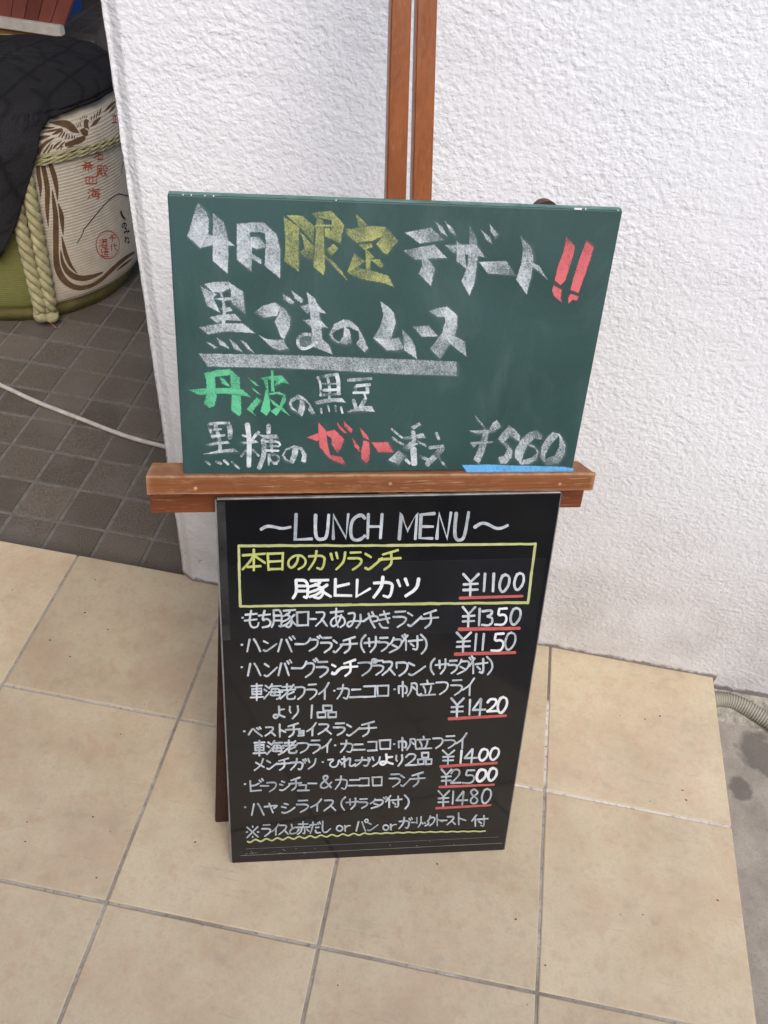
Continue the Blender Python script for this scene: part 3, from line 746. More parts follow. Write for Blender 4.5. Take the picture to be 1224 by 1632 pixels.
# ------------------------------------------------------------------ easel frame: local axes A (along the tray), B (up), D (towards the back)
EO = Vector((.3755, -.3585, .6028))
EA = Vector((.9550, .2963, -.0152)).normalized(); EB = Vector((-.0565, .2318, .9711)); EB = (EB - EA * EB.dot(EA)).normalized()
ED = EA.cross(EB); ED = -ED if ED.y < 0 else ED
def ep(a, b, c): return EO + EA * a + EB * b + ED * c
foot = Vector((.60, -.36, 0))
rotA = (0, 0, -math.atan2(EA.y, EA.x))
rotB = (0, R(90), 0)
W_TRAY = m_wood('worn_orange_wood', (.125, .042, .016), (.205, .071, .025), (.255, .095, .034), rotA, .45, .85, (.40, .225, .115))
W_BEAM = m_wood('red_brown_wood', (.085, .024, .010), (.145, .042, .016), (.19, .058, .021), rotA, .40, .45, (.45, .22, .10))
W_MAST = m_wood('orange_brown_wood', (.185, .058, .020), (.250, .082, .029), (.285, .100, .037), rotB, .28, .18, (.42, .20, .10), .6)
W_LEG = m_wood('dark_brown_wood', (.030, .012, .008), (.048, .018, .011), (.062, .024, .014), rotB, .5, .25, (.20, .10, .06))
easel = empty('menu_easel', foot, 'brown wooden easel with worn tray and double mast, standing before the stucco wall', 'easel')
ROLL = -.0105
def ebar(name, a0, a1, b0, b1, c0, c1, mat, bevel=.0015, roll=0.0, seg=2):
    bm = bmesh.new()
    cA = EA * math.cos(roll) + EB * math.sin(roll); cB = EB * math.cos(roll) - EA * math.sin(roll)
    box(bm, ep((a0 + a1) / 2, (b0 + b1) / 2, (c0 + c1) / 2), cA * ((a1 - a0) / 2), cB * ((b1 - b0) / 2), ED * ((c1 - c0) / 2), bevel, seg)
    return obj(name, bm, mat, easel)
# tray: profile with a low lip, ends sawn slightly tapered
bm = bmesh.new()
cA = EA * math.cos(ROLL) + EB * math.sin(ROLL); cB = EB * math.cos(ROLL) - EA * math.sin(ROLL); o0 = ep(.2174, -.0115, 0)
prof = [(-.0105, -.0101, .9), (-.0098, -.0108, .9), (.0265, -.0108, 0), (.0265, .0095, .2), (.0225, .0107, .5), (-.001, .0095, .25), (-.0045, .0098, .35), (-.0062, .0118, .8), (-.0092, .0120, .75), (-.0105, .0107, .8), (-.0105, .0092, .2), (-.0105, .0060, 0), (-.0105, -.0070, 0), (-.0105, -.0090, .35)]
rub = bm.verts.layers.float.new('rub')
rows = []
NSEG = 90
for i in range(NSEG + 1):
    s = -1 + 2 * i / NSEG; row = []
    for c, b, rb in prof:
        half = .2571 - max(0, c) * (.20 if s < 0 else .42)
        q = o0 + cA * (s * half) + cB * b + ED * c
        q += (cB * .5 + ED * .3) * (.0006 * mnoise.noise(q * 60) + .0004 * mnoise.noise(q * 190))
        v = bm.verts.new(q); v[rub] = max(rb, .9 if abs(s) > .985 else 0); row.append(v)
    rows.append(row)
for a, b in zip(rows, rows[1:]):
    for k in range(len(prof)): bm.faces.new((a[k], a[(k + 1) % len(prof)], b[(k + 1) % len(prof)], b[k]))
bm.faces.new(rows[0]); bm.faces.new(rows[-1][::-1])
bmesh.ops.recalc_face_normals(bm, faces=bm.faces)
obj('tray', bm, W_TRAY, easel)
bm = bmesh.new()
for sa in (-.205, .012, .215):
    q = o0 + cA * sa + cB * random.uniform(-.003, .004) + ED * -.0107
    bmesh.ops.create_circle(bm, cap_ends=True, segments=14, radius=.0021, matrix=Matrix.Translation(q) @ ED.to_track_quat('Z', 'Y').to_matrix().to_4x4())
obj('screw_plug', bm, m_plain('pale_filler', (.42, .25, .14), .7, .2, .3, 200), easel)
ebar('crossbeam', -.0415, .4810, -.0665, -.0235, .0245, .0385, W_BEAM, .0018, ROLL)
ebar('crossbeam', .070, .385, .185, .215, .0275, .0385, W_BEAM, .0015)
# double mast behind the board
def slat(p0, p1, w0, w1, c0, c1, b0, b1):
    bm = bmesh.new(); vs = []
    for b, a, w in ((b0, p0, w0), (b1, p1, w1)):
        vs.append([bm.verts.new(ep(a - w / 2, b, c0)), bm.verts.new(ep(a + w / 2, b, c0)), bm.verts.new(ep(a + w / 2, b, c1)), bm.verts.new(ep(a - w / 2, b, c1))])
    for k in range(4): bm.faces.new((vs[0][k], vs[0][(k + 1) % 4], vs[1][(k + 1) % 4], vs[1][k]))
    bm.faces.new(vs[0][::-1]); bm.faces.new(vs[1]); bmesh.ops.recalc_face_normals(bm, faces=bm.faces)
    bmesh.ops.bevel(bm, geom=[e for e in bm.edges], offset=.0016, segments=2, affect='EDGES')
    return obj('mast_slat', bm, W_MAST, easel)
def ext(v0, v1, b): return v0 + (v1 - v0) * (b - .293) / (.4633 - .293)
for (l0, r0, l1, r1) in ((.2076, .2280, .2008, .2198), (.2326, .2546, .2243, .2428)):
    B0, B1 = -.06, .62
    L0, R0, L1, R1 = ext(l0, l1, B0), ext(r0, r1, B0), ext(l0, l1, B1), ext(r0, r1, B1)
    slat((L0 + R0) / 2, (L1 + R1) / 2, .0225, .0180, .0125, .0265, B0, B1)
# A-frame legs with rounded tops
def leg(a_foot, a_top, b_top, c0, c1, w):
    bf = -(EO.z + ED.z * (c0 + c1) / 2) / EB.z + .0005
    d = Vector((a_top - a_foot, b_top - bf)).normalized(); nrm = Vector((d.y, -d.x))
    out = [(a_foot - w / 2, bf), (a_foot + w / 2, bf)]
    cx, cy = a_top - d.x * w / 2, b_top - d.y * w / 2
    for k in range(13):
        q = math.pi * k / 12; out.append((cx + nrm.x * w / 2 * math.cos(q) + d.x * w / 2 * math.sin(q), cy + nrm.y * w / 2 * math.cos(q) + d.y * w / 2 * math.sin(q)))
    bm = bmesh.new(); f0 = [bm.verts.new(ep(a, b, c0)) for a, b in out]; f1 = [bm.verts.new(ep(a, b, c1)) for a, b in out]
    for k in range(2):
        for f in (f0, f1): f[k].co.z = .0004
    bm.faces.new(f0[::-1]); bm.faces.new(f1); n = len(out)
    for k in range(n): bm.faces.new((f0[k], f0[(k + 1) % n], f1[(k + 1) % n], f1[k]))
    bmesh.ops.recalc_face_normals(bm, faces=bm.faces)
    bmesh.ops.bevel(bm, geom=[e for e in bm.edges if len(e.link_faces) == 2 and e.calc_face_angle(0) > .9], offset=.0015, segments=2, affect='EDGES')
    return obj('leg', bm, W_LEG, easel)
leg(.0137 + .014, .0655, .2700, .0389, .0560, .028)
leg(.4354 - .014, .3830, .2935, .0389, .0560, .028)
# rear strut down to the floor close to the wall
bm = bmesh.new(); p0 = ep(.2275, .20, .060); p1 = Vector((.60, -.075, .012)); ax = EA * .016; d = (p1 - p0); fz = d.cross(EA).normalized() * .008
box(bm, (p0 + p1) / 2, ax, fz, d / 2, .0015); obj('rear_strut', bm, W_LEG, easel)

# ------------------------------------------------------------------ lettering builders
class Ink:
    """flat strokes on a board plane: p0 a point of the face, n the face normal towards the viewer"""
    def __init__(s, p0, n, lift):
        s.p0, s.n, s.lift, s.bm, s.i = p0, n, lift, bmesh.new(), 0
        s.d = s.bm.verts.layers.float.new('dens')
    def pt(s, u, v, z): return on_plane(u, v, s.p0, s.n) + s.n * (s.lift + z)
    def poly(s, pts, dens=.8, dust=True):
        cx = sum(p[0] for p in pts) / len(pts); cy = sum(p[1] for p in pts) / len(pts)
        if dust:       # loose dust round the stroke
            g = random.uniform(1.5, 3.0); dx, dy = random.uniform(-.8, 1.2), random.uniform(-.3, 2.0)
            q = [(x + dx + g * (x - cx) / (math.hypot(x - cx, y - cy) + 1e-6), y + dy + g * (y - cy) / (math.hypot(x - cx, y - cy) + 1e-6)) for x, y in pts]
            s.poly(q, dens - .40, False)
        s.i += 1; z = (s.i % 60) * 1e-5
        ang = random.uniform(0, 6.28)
        rr = max(math.hypot(p[0] - cx, p[1] - cy) for p in pts)
        q = []
        for k, a in enumerate(pts):            # wobble the outline a little
            b = pts[(k + 1) % len(pts)]; m = max(1, int(math.hypot(b[0] - a[0], b[1] - a[1]) / 1.8))
            for j in range(m):
                x = a[0] + (b[0] - a[0]) * j / m; y = a[1] + (b[1] - a[1]) * j / m
                q.append((x + .7 * mnoise.noise(Vector((x * .55, y * .55, s.i))), y + .7 * mnoise.noise(Vector((x * .55, y * .55, s.i + 50)))))
        vs = []
        for x, y in q:
            v = s.bm.verts.new(s.pt(x, y, z)); w = ((x - cx) * math.cos(ang) + (y - cy) * math.sin(ang)) / rr
            v[s.d] = dens + (.13 if rr < 60 else .04) * w; vs.append(v)
        f = s.bm.faces.new(vs); f.normal_update()
        if f.normal.dot(s.n) < 0: f.normal_flip()
        if dust:       # crumbly rim: sparser chalk along the outline
            r_ = bmesh.ops.inset_individual(s.bm, faces=[f], thickness=.0006 if rr > 9 else .0003, use_even_offset=False)
            for v in vs: v[s.d] -= random.uniform(.02, .36)
            bmesh.ops.triangulate(s.bm, faces=[f] + r_['faces'])
        else:
            bmesh.ops.triangulate(s.bm, faces=[f])
    def stroke(s, pts, w, dens=.8, cap=True):
        s.i += 1; z = (s.i % 45) * 1e-5
        if len(pts) == 2:
            pts = [pts[0], ((pts[0][0] + pts[1][0]) / 2, (pts[0][1] + pts[1][1]) / 2), pts[1]]
        n = len(pts); prev = None; base = dens + random.uniform(-.12, .12); h = w / 2
        rowsv = []
        for i, (x, y) in enumerate(pts):
            ax, ay = pts[max(0, i - 1)]; bx, by = pts[min(n - 1, i + 1)]
            tx, ty = bx - ax, by - ay; L = math.hypot(tx, ty) or 1; tx, ty = tx / L, ty / L
            miter = 1.0
            if 0 < i < n - 1:
                ux, uy = x - ax, y - ay; l2 = math.hypot(ux, uy) or 1; cs = (ux * tx + uy * ty) / l2; miter = min(1.35, 1 / max(.5, cs))
            hw = h * miter * (.98 + .14 * mnoise.noise(Vector((x * .25, y * .25, s.i)))) * (1.08 - .20 * i / (n - 1))
            pair = []
            for sg in (1, -1):
                v = s.bm.verts.new(s.pt(x - ty * hw * sg, y + tx * hw * sg, z + i * 4e-6)); v[s.d] = base + .30 * mnoise.noise(Vector((x * .12, y * .12, 0))) + .10 * (i / (n - 1) - .5); pair.append(v)
            rowsv.append((pair, (x, y, tx, ty)))
        for (a, _), (b, _) in zip(rowsv, rowsv[1:]):
            s.face((a[0], b[0], b[1], a[1]))
        if cap:
            for (pair, (x, y, tx, ty)), sg in ((rowsv[0], -1), (rowsv[-1], 1)):
                arc = []; zz = z + (0 if sg < 0 else (n - 1) * 4e-6)
                for k in range(1, 6):
                    q = math.pi * k / 6; c_, s_ = math.cos(q), math.sin(q)
                    v = s.bm.verts.new(s.pt(x - ty * h * c_ + tx * h * s_ * sg * .8, y + tx * h * c_ + ty * h * s_ * sg * .8, zz)); v[s.d] = base; arc.append(v)
                s.face([pair[0]] + arc + [pair[1]])
    def face(s, vs):
        f = s.bm.faces.new(vs); f.normal_update()
        if f.normal.dot(s.n) < 0: f.normal_flip()
    def spec(s, txt, ox, oy, sc, dens=.8):
        """P polygons and R round strokes measured on an enlarged crop"""
        for line in txt.replace('\n', ' ').split(';'):
            tk = line.split()
            if not tk: continue
            if tk[0] == 'P':
                s.poly([(ox + float(p.split(',')[0]) / sc, oy + float(p.split(',')[1]) / sc) for p in tk[1:]], dens)
            else:
                pts = [(ox + float(p.split(',')[0]) / sc, oy + float(p.split(',')[1]) / sc) for p in tk[2:]]
                if len(pts) > 2 and tk[0] == 'R': pts = smooth_path(pts, 2)
                s.stroke(pts, float(tk[1]) / sc, dens)
    def done(s, name, mat, parent, label=None):
        o = obj(name, s.bm, mat, parent)
        if label: o['label'] = label
        return o

# ------------------------------------------------------------------ green chalkboard, 450 x 295 mm
cb = empty('chalkboard', ep(.2245, 0, .005), 'green chalkboard with chalked dessert writing, resting on the easel tray', 'chalkboard')
bm = bmesh.new(); box(bm, ep(.2243, .1473 - .0006, .0048), EA * .2247, EB * .1475, ED * .0048, .0014)
panel = obj('board_panel', bm, BOARD, cb)
# pale worn rim along the top edge
bm = bmesh.new(); box(bm, ep(.2243, .2951, .0048), EA * .2236, EB * .0008, ED * .0038, 0)
obj('board_edge', bm, m_plain('worn_green_edge', (.095, .19, .165), .6, .3, .3, 40), cb)
bm = bmesh.new()
for k in range(8):
    a = random.choice([random.uniform(.0, .449), random.uniform(.35, .449), random.uniform(0, .05)]); w = random.choice([.0006, .001, .0016, .004])
    b0 = ep(a, .2945, -.00025); box(bm, b0, EA * w, EB * random.uniform(.0003, .0007), ED * .0006, 0)
obj('edge_chip', bm, m_plain('bare_white_chip', (.66, .67, .64), .8), cb)
FN = -ED
C_W = m_chalk('white_chalk', (.60, .65, .67)); C_Y = m_chalk('yellow_chalk', (.45, .47, .185)); C_R = m_chalk('red_chalk', (.60, .145, .155)); C_G = m_chalk('green_chalk', (.13, .50, .27)); C_B = m_chalk('blue_chalk', (.14, .42, .74))
def ink(): return Ink(ep(0, 0, 0), FN, .00035)
k = ink()
# first line, white: 4月
k.spec("""P 115,48 125,48 165,90 180,130 178,205 135,290 62,225 90,135;P 130,290 62,222 180,215 290,250 322,278 220,272;P 200,98 262,150 285,240 287,310 282,430 200,358;
P 330,155 400,205 415,260 412,420 330,352;P 335,160 400,150 475,150 548,215 568,300 566,455 480,385 488,250 480,205 400,205;P 406,229 450,229 489,272 489,286 440,297 406,282;P 411,316 464,350 464,376 411,350;P 330,155 370,155 400,180 405,210""", 280, 310, 3.4, .80)
# first line, white: the long word
k.spec("""P 80,195 215,168 285,235 158,252;P 68,285 230,255 297,325 135,335;P 165,300 215,345 235,380 215,470 150,405 168,365;P 233,132 275,165 300,215 265,195;P 286,135 330,175 347,215 312,190;
P 285,258 400,255 450,258 492,322 330,300;P 345,235 385,270 400,385 345,340;P 412,160 450,225 455,330 440,450 412,520 370,445 400,370 410,260;P 468,178 520,220 530,255 500,235;P 515,148 562,205 545,225 520,190;
P 460,345 600,338 650,415 505,405;P 672,212 730,270 742,330 730,420 705,512 650,435 675,360 685,280;P 710,335 770,365 815,437 740,375""", 620, 310, 3.221, .76)
k.done('chalk_lettering', C_W, cb); k = ink()
# second line
k.spec("""P 97,132 110,135 235,200 205,230 260,350 150,290 130,220;P 130,115 200,97 320,92 350,150 280,180 200,185;P 320,92 445,175 455,250 465,360 350,270 345,170;P 235,150 260,150 290,230 310,330 300,440 270,440 280,330 270,230;
P 205,235 250,225 350,220 365,245 290,255;P 250,310 340,300 360,330 300,350;P 170,385 250,365 380,355 435,415 310,410 230,432;P 85,465 250,435 440,432 545,515 320,500 160,525;
P 142,582 190,600 240,630 210,640;P 230,548 300,590 335,640 260,610;P 330,555 390,600 445,670 370,640;P 418,562 470,590 540,680 480,640;
P 537,345 600,290 705,262 745,300 725,370 620,390;P 705,262 790,320 832,390 825,470 780,560 755,550 700,420 740,350;P 570,528 640,560 730,568 780,560 785,600 820,640 740,655 680,630;P 765,190 830,230 865,265 835,280 775,240;P 835,162 890,205 940,240 920,270 865,235;
P 960,175 1030,230 1060,290 1080,430 1090,560 1110,600 1000,620 1000,480 985,330;P 905,295 980,275 1060,290 1125,355 1000,340 965,355;P 930,405 990,400 1080,410 1135,470 990,460;R 26 1000,525 930,520 885,560 895,620 940,645 1000,620 1050,585;P 1000,620 1090,560 1145,610 1175,690 1110,630""", 300, 430, 5.1, .80)
k.spec("P 880,560 920,525 990,520 1010,560 1000,625 930,645 890,615", 300, 430, 5.1, .55)
k.spec("""P 140,400 60,440 22,520 50,575 110,600 100,580 60,550 48,520 80,490 150,470 190,440;P 145,455 190,490 210,590 160,610 100,590 135,540;P 140,400 200,410 260,470 310,560 340,640 310,670 240,600 265,560 260,500 180,465 150,470;
P 437,250 500,295 550,345 565,430 530,545 490,650 378,550 430,470 460,370;P 378,550 520,560 590,545 635,640 560,655 490,650;P 612,475 690,555 720,620 738,725 630,650 625,560;P 700,458 830,450 910,540 775,543;
P 832,335 900,310 980,295 1060,365 960,380 910,385;P 980,295 1065,370 1065,470 1040,550 925,730 842,640 940,510 965,420 955,340;P 960,510 1050,540 1125,580 1140,705 1050,640 985,580""", 520, 430, 5.1, .78)
k.poly([(316.7, 563), (400, 564), (480, 566), (560, 569), (640, 572), (728, 575.5), (728, 599), (640, 596.5), (560, 592), (480, 588), (400, 585.5), (331.4, 584.5)], .74)
k.done('chalk_lettering', C_W, cb); k = ink()
# third line, white
k.spec("""P 265,370 180,420 152,480 190,560 260,590 250,570 200,520 195,470 240,440 300,430;P 290,430 345,450 355,540 320,640 255,590 280,520;P 265,370 340,400 420,490 480,600 430,612 385,550 405,500 340,440 300,430;
R 28 508,160 545,250 540,385;R 40 505,170 620,140 730,125;R 50 735,125 762,210 760,360;R 35 630,170 655,300 650,420;R 22 550,240 740,240;R 35 580,320 750,310;R 30 540,380 780,362;P 468,455 600,420 800,410 850,470 700,460 490,495;
R 25 545,540 555,600;R 22 632,505 650,578;R 28 720,505 730,575;R 26 790,525 808,597;R 40 880,195 1000,190 1155,175;R 40 965,280 965,345;R 40 985,265 1140,250;R 45 1110,260 1115,350;R 30 940,350 1125,345;R 45 945,440 972,530;R 50 1080,435 1025,530;R 25 1075,360 1095,420;P 865,575 950,535 1050,505 1170,510 1200,580 1000,575 880,590""", 440, 580, 7.65, .80)
k.done('chalk_lettering', C_W, cb); k = ink()
# fourth line, white
k.spec("""R 30 135,105 160,170 182,225;R 28 150,95 250,85 335,85;R 52 330,95 350,160 345,225;R 38 205,110 245,250 250,345;R 18 185,150 260,145;R 25 170,215 290,205;P 110,290 200,270 320,258 345,285 200,300 150,310;P 80,388 250,345 380,330 440,370 300,372 180,385;R 25 110,460 150,488;R 26 215,462 258,482;R 25 288,450 328,488;R 22 365,465 400,500 435,528;
R 50 515,100 535,250 530,500;P 435,270 600,250 620,275 480,292;R 20 470,205 510,220;R 32 625,175 595,200 560,255;R 25 500,355 455,408;R 22 570,348 625,405;R 45 722,110 722,180;P 620,195 700,200 800,195 825,240 690,240;R 48 670,250 685,380 632,520;R 28 748,230 756,370;R 22 690,265 820,265 835,300;R 22 690,310 825,310;R 22 700,352 818,355;R 22 735,395 815,395 828,455 775,478 732,440 735,395;R 24 725,390 725,490;R 25 770,478 802,480;
P 975,298 890,330 848,400 880,450 940,470 900,430 872,400 900,350 975,320;R 58 982,345 975,400 950,455;P 975,298 1050,320 1095,390 1085,470 1035,460 1050,400 1030,350 975,322""", 310, 660, 6.12, .80)
k.spec("""R 18 735,118 775,155 820,190;R 20 742,190 785,222 830,245;P 705,370 790,290 860,340 790,410;P 885,100 960,62 975,85 910,125;P 825,185 990,150 1012,190 850,205;R 35 908,145 918,210;P 930,205 1010,240 1015,265 960,240;P 820,270 900,210 950,240 870,290;R 52 912,285 918,400;R 25 852,370 880,398;R 26 1098,155 1118,200;R 28 1045,272 1150,258;R 50 1145,272 1090,340 1028,402;R 22 1112,340 1145,390 1180,430;R 28 968,342 1030,370""", 480, 660, 5.1, .76)
k.done('chalk_lettering', C_W, cb); k = ink()
k.spec("""P 165,40 240,120 260,170 190,100;P 375,85 425,150 350,200 300,175 340,110;P 105,188 200,185 330,180 350,205 210,222 160,215;P 115,300 330,292 345,310 190,325 150,360;P 250,160 300,200 285,290 255,400 205,515 145,470 190,380 225,280;
P 495,138 560,180 605,240 600,300 510,245 500,190;P 495,138 520,190 500,250 430,320 385,270 430,205;P 400,285 470,310 530,380 525,450 470,515 410,515 385,450 450,430 475,370 440,330;
P 765,185 820,230 815,280 740,270 680,330 640,420 610,520 550,450 555,370 620,270 690,205;P 680,320 740,330 790,390 770,470 690,520 610,520 630,475 720,450 765,400 740,360 690,345;P 920,205 985,240 900,330 850,430 860,530 800,450 810,350 860,260;P 920,205 990,220 1048,320 1040,420 980,510 860,530 850,460 940,430 985,340 985,240""", 730, 655, 6.12, .74)
k.done('chalk_price', C_W, cb)
k = ink()
k.spec("""P 65,142 130,185 215,245 212,660 70,555 85,430 78,280;P 95,135 180,130 245,140 360,240 350,330 345,400 235,260 150,185;P 220,285 260,320 350,420 350,560 265,525 215,470 262,440 245,350;P 335,112 372,150 440,180 450,400 455,640 440,690 345,610 360,400 372,160;
P 335,112 390,100 515,92 635,220 610,330 600,400 500,290 515,215 510,180 372,160;P 355,215 520,218 520,240 360,240;P 450,255 490,250 600,400 560,380 450,330;P 470,450 535,395 582,440 510,520;P 415,470 530,560 610,650 665,740 580,660 480,560;
P 740,122 800,170 855,235 765,238;P 640,250 700,260 780,240 900,230 1020,240 985,330 900,370 750,390 660,320;P 1020,240 1135,370 1085,430 1030,500 1000,490 930,400 985,330;P 755,405 800,398 890,392 900,430 820,455;P 830,440 915,520 880,560 880,640 830,640;P 880,545 960,540 1005,600 965,625;P 720,480 825,560 770,610 655,665 715,590 730,540;P 655,665 740,612 880,645 1040,690 1095,800 1000,765 780,725""", 440, 320, 5.829, .76)
k.done('chalk_lettering', C_Y, cb, 'yellow chalk lettering')
k = ink()
k.spec("P 908,215 955,265 940,330 905,440 880,465 850,440 865,370 895,290;P 845,465 888,490 880,530 887,555 845,520 835,490;P 1012,235 1050,272 1030,340 985,470 972,505 930,490 945,430 975,330;P 920,530 930,510 975,520 965,545 940,540 920,560", 620, 310, 3.221, .95)
k.done('chalk_lettering', C_R, cb, 'red chalk exclamation marks'); k = ink()
k.spec("""P 48,188 130,155 270,125 345,190 345,230 250,200 210,170 130,220;P 140,65 200,130 215,240 235,330 330,345 355,395 330,408 230,360 150,270 140,180;P 270,125 345,200 330,260 292,315 245,240 250,190;P 290,60 375,155 345,150 300,105;P 345,52 420,125 405,155 350,100;
P 408,180 468,260 475,305 435,265;P 472,102 545,180 550,212 505,190;P 505,212 550,225 560,300 550,375 525,398 490,360 485,300 500,250;P 570,228 705,225 752,310 625,308""", 480, 660, 5.1, .93)
k.done('chalk_lettering', C_R, cb, 'red chalk lettering')
k = ink()
k.spec("""P 272,110 400,130 410,280 425,400 400,510 340,540 265,490 300,350 295,200;P 272,110 430,70 590,62 600,120 560,140 420,155 290,180;P 585,65 705,160 720,400 725,600 700,635 600,570 605,400 590,200;P 75,315 300,292 600,290 740,310 840,405 700,370 470,360 210,378;P 455,148 520,185 580,260 570,278 480,235;
P 800,160 890,220 940,270 900,265 840,210;P 850,275 970,380 910,355 860,310;P 790,550 905,405 965,450 860,575 905,635;P 990,180 1050,190 1060,350 1080,560 1030,630 955,575 1000,420 1020,300;P 950,165 1090,145 1215,135 1260,190 1312,250 1230,200 1120,170 990,195;P 1080,75 1115,80 1130,340 1085,330;P 1220,160 1250,200 1180,250 1130,270 1130,240;P 1060,355 1180,335 1260,370 1265,400 1160,365 1070,378;P 1260,370 1270,440 1200,560 1150,630 1080,570 1190,500 1220,400;P 1050,405 1130,460 1240,540 1325,640 1220,570 1120,500""", 290, 580, 7.65, .92)
k.done('chalk_lettering', C_G, cb, 'green chalk lettering')
k = ink(); k.spec("P 38,525 300,520 560,530 800,535 1020,540 1130,560 1115,600 600,605 80,595", 730, 655, 6.12, .95)
k.done('chalk_underline', C_B, cb, 'blue chalk underline')

# ------------------------------------------------------------------ black lunch menu board leaning on the easel
MBL = on_plane(370, 1376, Vector((0, 0, 0)), Vector((0, 0, 1))); MBR = on_plane(803, 1355, Vector((0, 0, 0)), Vector((0, 0, 1)))
mu = (MBR - MBL).normalized(); mnh = Vector((-mu.y, mu.x, 0)); tl = R(17.3)
MUP = mnh * math.sin(tl) + Vector((0, 0, 1)) * math.cos(tl); MN = mnh * math.cos(tl) - Vector((0, 0, 1)) * math.sin(tl)
MTL = on_plane(345, 797, MBL, MN); MTR = on_plane(894, 786, MBL, MN)
mb = empty('menu_board', (MBL + MBR) / 2, 'black lunch menu board with handwritten prices, leaning against the front of the easel', 'menu board')
TH = .0085
def mpt(s, t_, c): return MBL.lerp(MBR, s).lerp(MTL.lerp(MTR, s), t_) + MN * c
bm = bmesh.new()
f = [[bm.verts.new(mpt(s, t_, c)) for s, t_ in ((0, 0), (1, 0), (1, 1), (0, 1))] for c in (.0, TH)]
bm.faces.new(f[0]); bm.faces.new(f[1][::-1])
for q in range(4): bm.faces.new((f[0][q], f[1][q], f[1][(q + 1) % 4], f[0][(q + 1) % 4]))
bmesh.ops.recalc_face_normals(bm, faces=bm.faces); bmesh.ops.bevel(bm, geom=list(bm.edges), offset=.0008, segments=2, affect='EDGES')
obj('board_panel', bm, BLACK, mb)
def mstrip(name, s0, s1, t0, t1, c0, c1, mat, label=None):
    bm = bmesh.new(); f = [[bm.verts.new(mpt(s, t_, c)) for s, t_ in ((s0, t0), (s1, t0), (s1, t1), (s0, t1))] for c in (c0, c1)]
    bm.faces.new(f[0]); bm.faces.new(f[1][::-1])
    for q in range(4): bm.faces.new((f[0][q], f[1][q], f[1][(q + 1) % 4], f[0][(q + 1) % 4]))
    bmesh.ops.recalc_face_normals(bm, faces=bm.faces)
    o = obj(name, bm, mat, mb)
    if label: o['label'] = label
    return o
EDGE = m_plain('clear_sheet_edge', (.40, .40, .39), .35, .5, .35, 70)
EDGE2 = m_plain('dull_sheet_edge', (.17, .165, .16), .4, .5, .3, 50)
mstrip('sheet_edge', .002, .998, 1.0003, 1.0028, .0002, .0040, EDGE)
mstrip('sheet_edge', -.0052, -.0003, .002, 1.0, .0005, .0062, EDGE2)
mstrip('sheet_edge', 1.0003, 1.0032, .002, 1.0, .0005, .0062, EDGE2)
FILM = m_plain('dark_film', (.0125, .0125, .0135), .09, .5, .3, 9)
# dark film patch taped over the framed dish
mstrip('film_patch', .0, .986, .668, .850, -.00022, -.00005, FILM)
# the clear edge band down the left side, where the film has lifted
mstrip('edge_band', .001, .024, .668, .996, -.00042, -.00026, m_plain('hazy_film', (.036, .036, .035), .22, .6, .6, 18), 'hazy lifted film at the left edge')
mstrip('sheet_seam', .03, .99, .0250, .0265, -.00030, -.00012, EDGE2); mstrip('sheet_seam', .05, .97, .0475, .0483, -.00030, -.00012, EDGE2)
KW = m_marker('white_marker', (.24, .27, .285), (.57, .61, .635)); KB = m_marker('bright_white_marker', (.58, .60, .61), (.78, .79, .79)); KY = m_marker('yellow_marker', (.33, .36, .095), (.52, .55, .18)); KP = m_marker('pale_yellow_marker', (.36, .38, .14), (.50, .53, .25)); KR = m_marker('red_marker', (.36, .075, .065), (.52, .125, .11))
INKS = {}; CUR = ['heading']
class Pen:
    """writes into the part of the current line, one mesh per line and ink"""
    def __init__(s, mat, label): s.mat, s.label = mat, label
    def ink(s):
        k = (CUR[0], s.mat.name)
        if k not in INKS: INKS[k] = (Ink(MBL, -MN, .00055), s.mat, s.label)
        return INKS[k][0]
    def stroke(s, *a): s.ink().stroke(*a)
    def spec(s, *a): s.ink().spec(*a)
W_, B_, Y_, P_, R_ = Pen(KW, None), Pen(KB, 'bolder bright white lettering'), Pen(KY, 'yellow lettering'), Pen(KP, None), Pen(KR, None)
def line(n): CUR[0] = n
def text(I, ox, oy, sc, wd, items, dens=.75):
    for it in items:
        ch, x0, x1, y0, y1 = it
        for st in glyph_strokes(ch, x0, x1, y0, y1):
            j = [(ox + (x + random.uniform(-1, 1) * .6) / sc, oy + (y + random.uniform(-1, 1) * .6) / sc) for x, y in st]
            if ch == '・': j = [(ox + (x0 + x1) / 2 / sc - .8, oy + (y0 + y1) / 2 / sc), (ox + (x0 + x1) / 2 / sc + .8, oy + (y0 + y1) / 2 / sc - .2)]
            I.stroke(j, wd * random.uniform(.80, .96), dens + random.uniform(-.08, .08))
def dot(x, y): return ('・', x, x, y, y)
W_.spec("""R 20 310,258 350,235 400,243 450,255 500,243;L 22 538,160 532,325 640,320;R 22 665,165 662,260 670,320 705,325 740,310 750,165;L 20 780,320 780,165 862,315 877,160;R 22 985,185 960,160 905,190 890,260 900,325 950,330 985,300;L 20 1008,160 1003,315;L 20 1097,160 1086,315;L 18 1005,240 1090,240""", 340, 780, 4.08, .68)
W_.spec("""L 21 66,322 80,155 120,268 182,155 170,320;L 21 295,155 208,163 200,315 280,317;L 18 205,240 285,240;L 21 310,318 325,155 377,318 402,150;R 22 437,152 425,260 432,325 470,330 492,300 517,148;R 20 555,245 600,215 640,222 690,252 730,252 770,232""", 620, 780, 4.08, .68)
line('dish_line 1')
text(Y_, 380, 860, 4.371, 4.4, [('本', 30, 185, 68, 212), ('日', 195, 315, 88, 210), ('の', 342, 470, 100, 202), ('カ', 485, 607, 76, 206), ('ツ', 638, 748, 84, 202), ('ラ', 765, 862, 82, 205), ('ン', 878, 1003, 88, 204), ('チ', 978, 1130, 70, 204)])
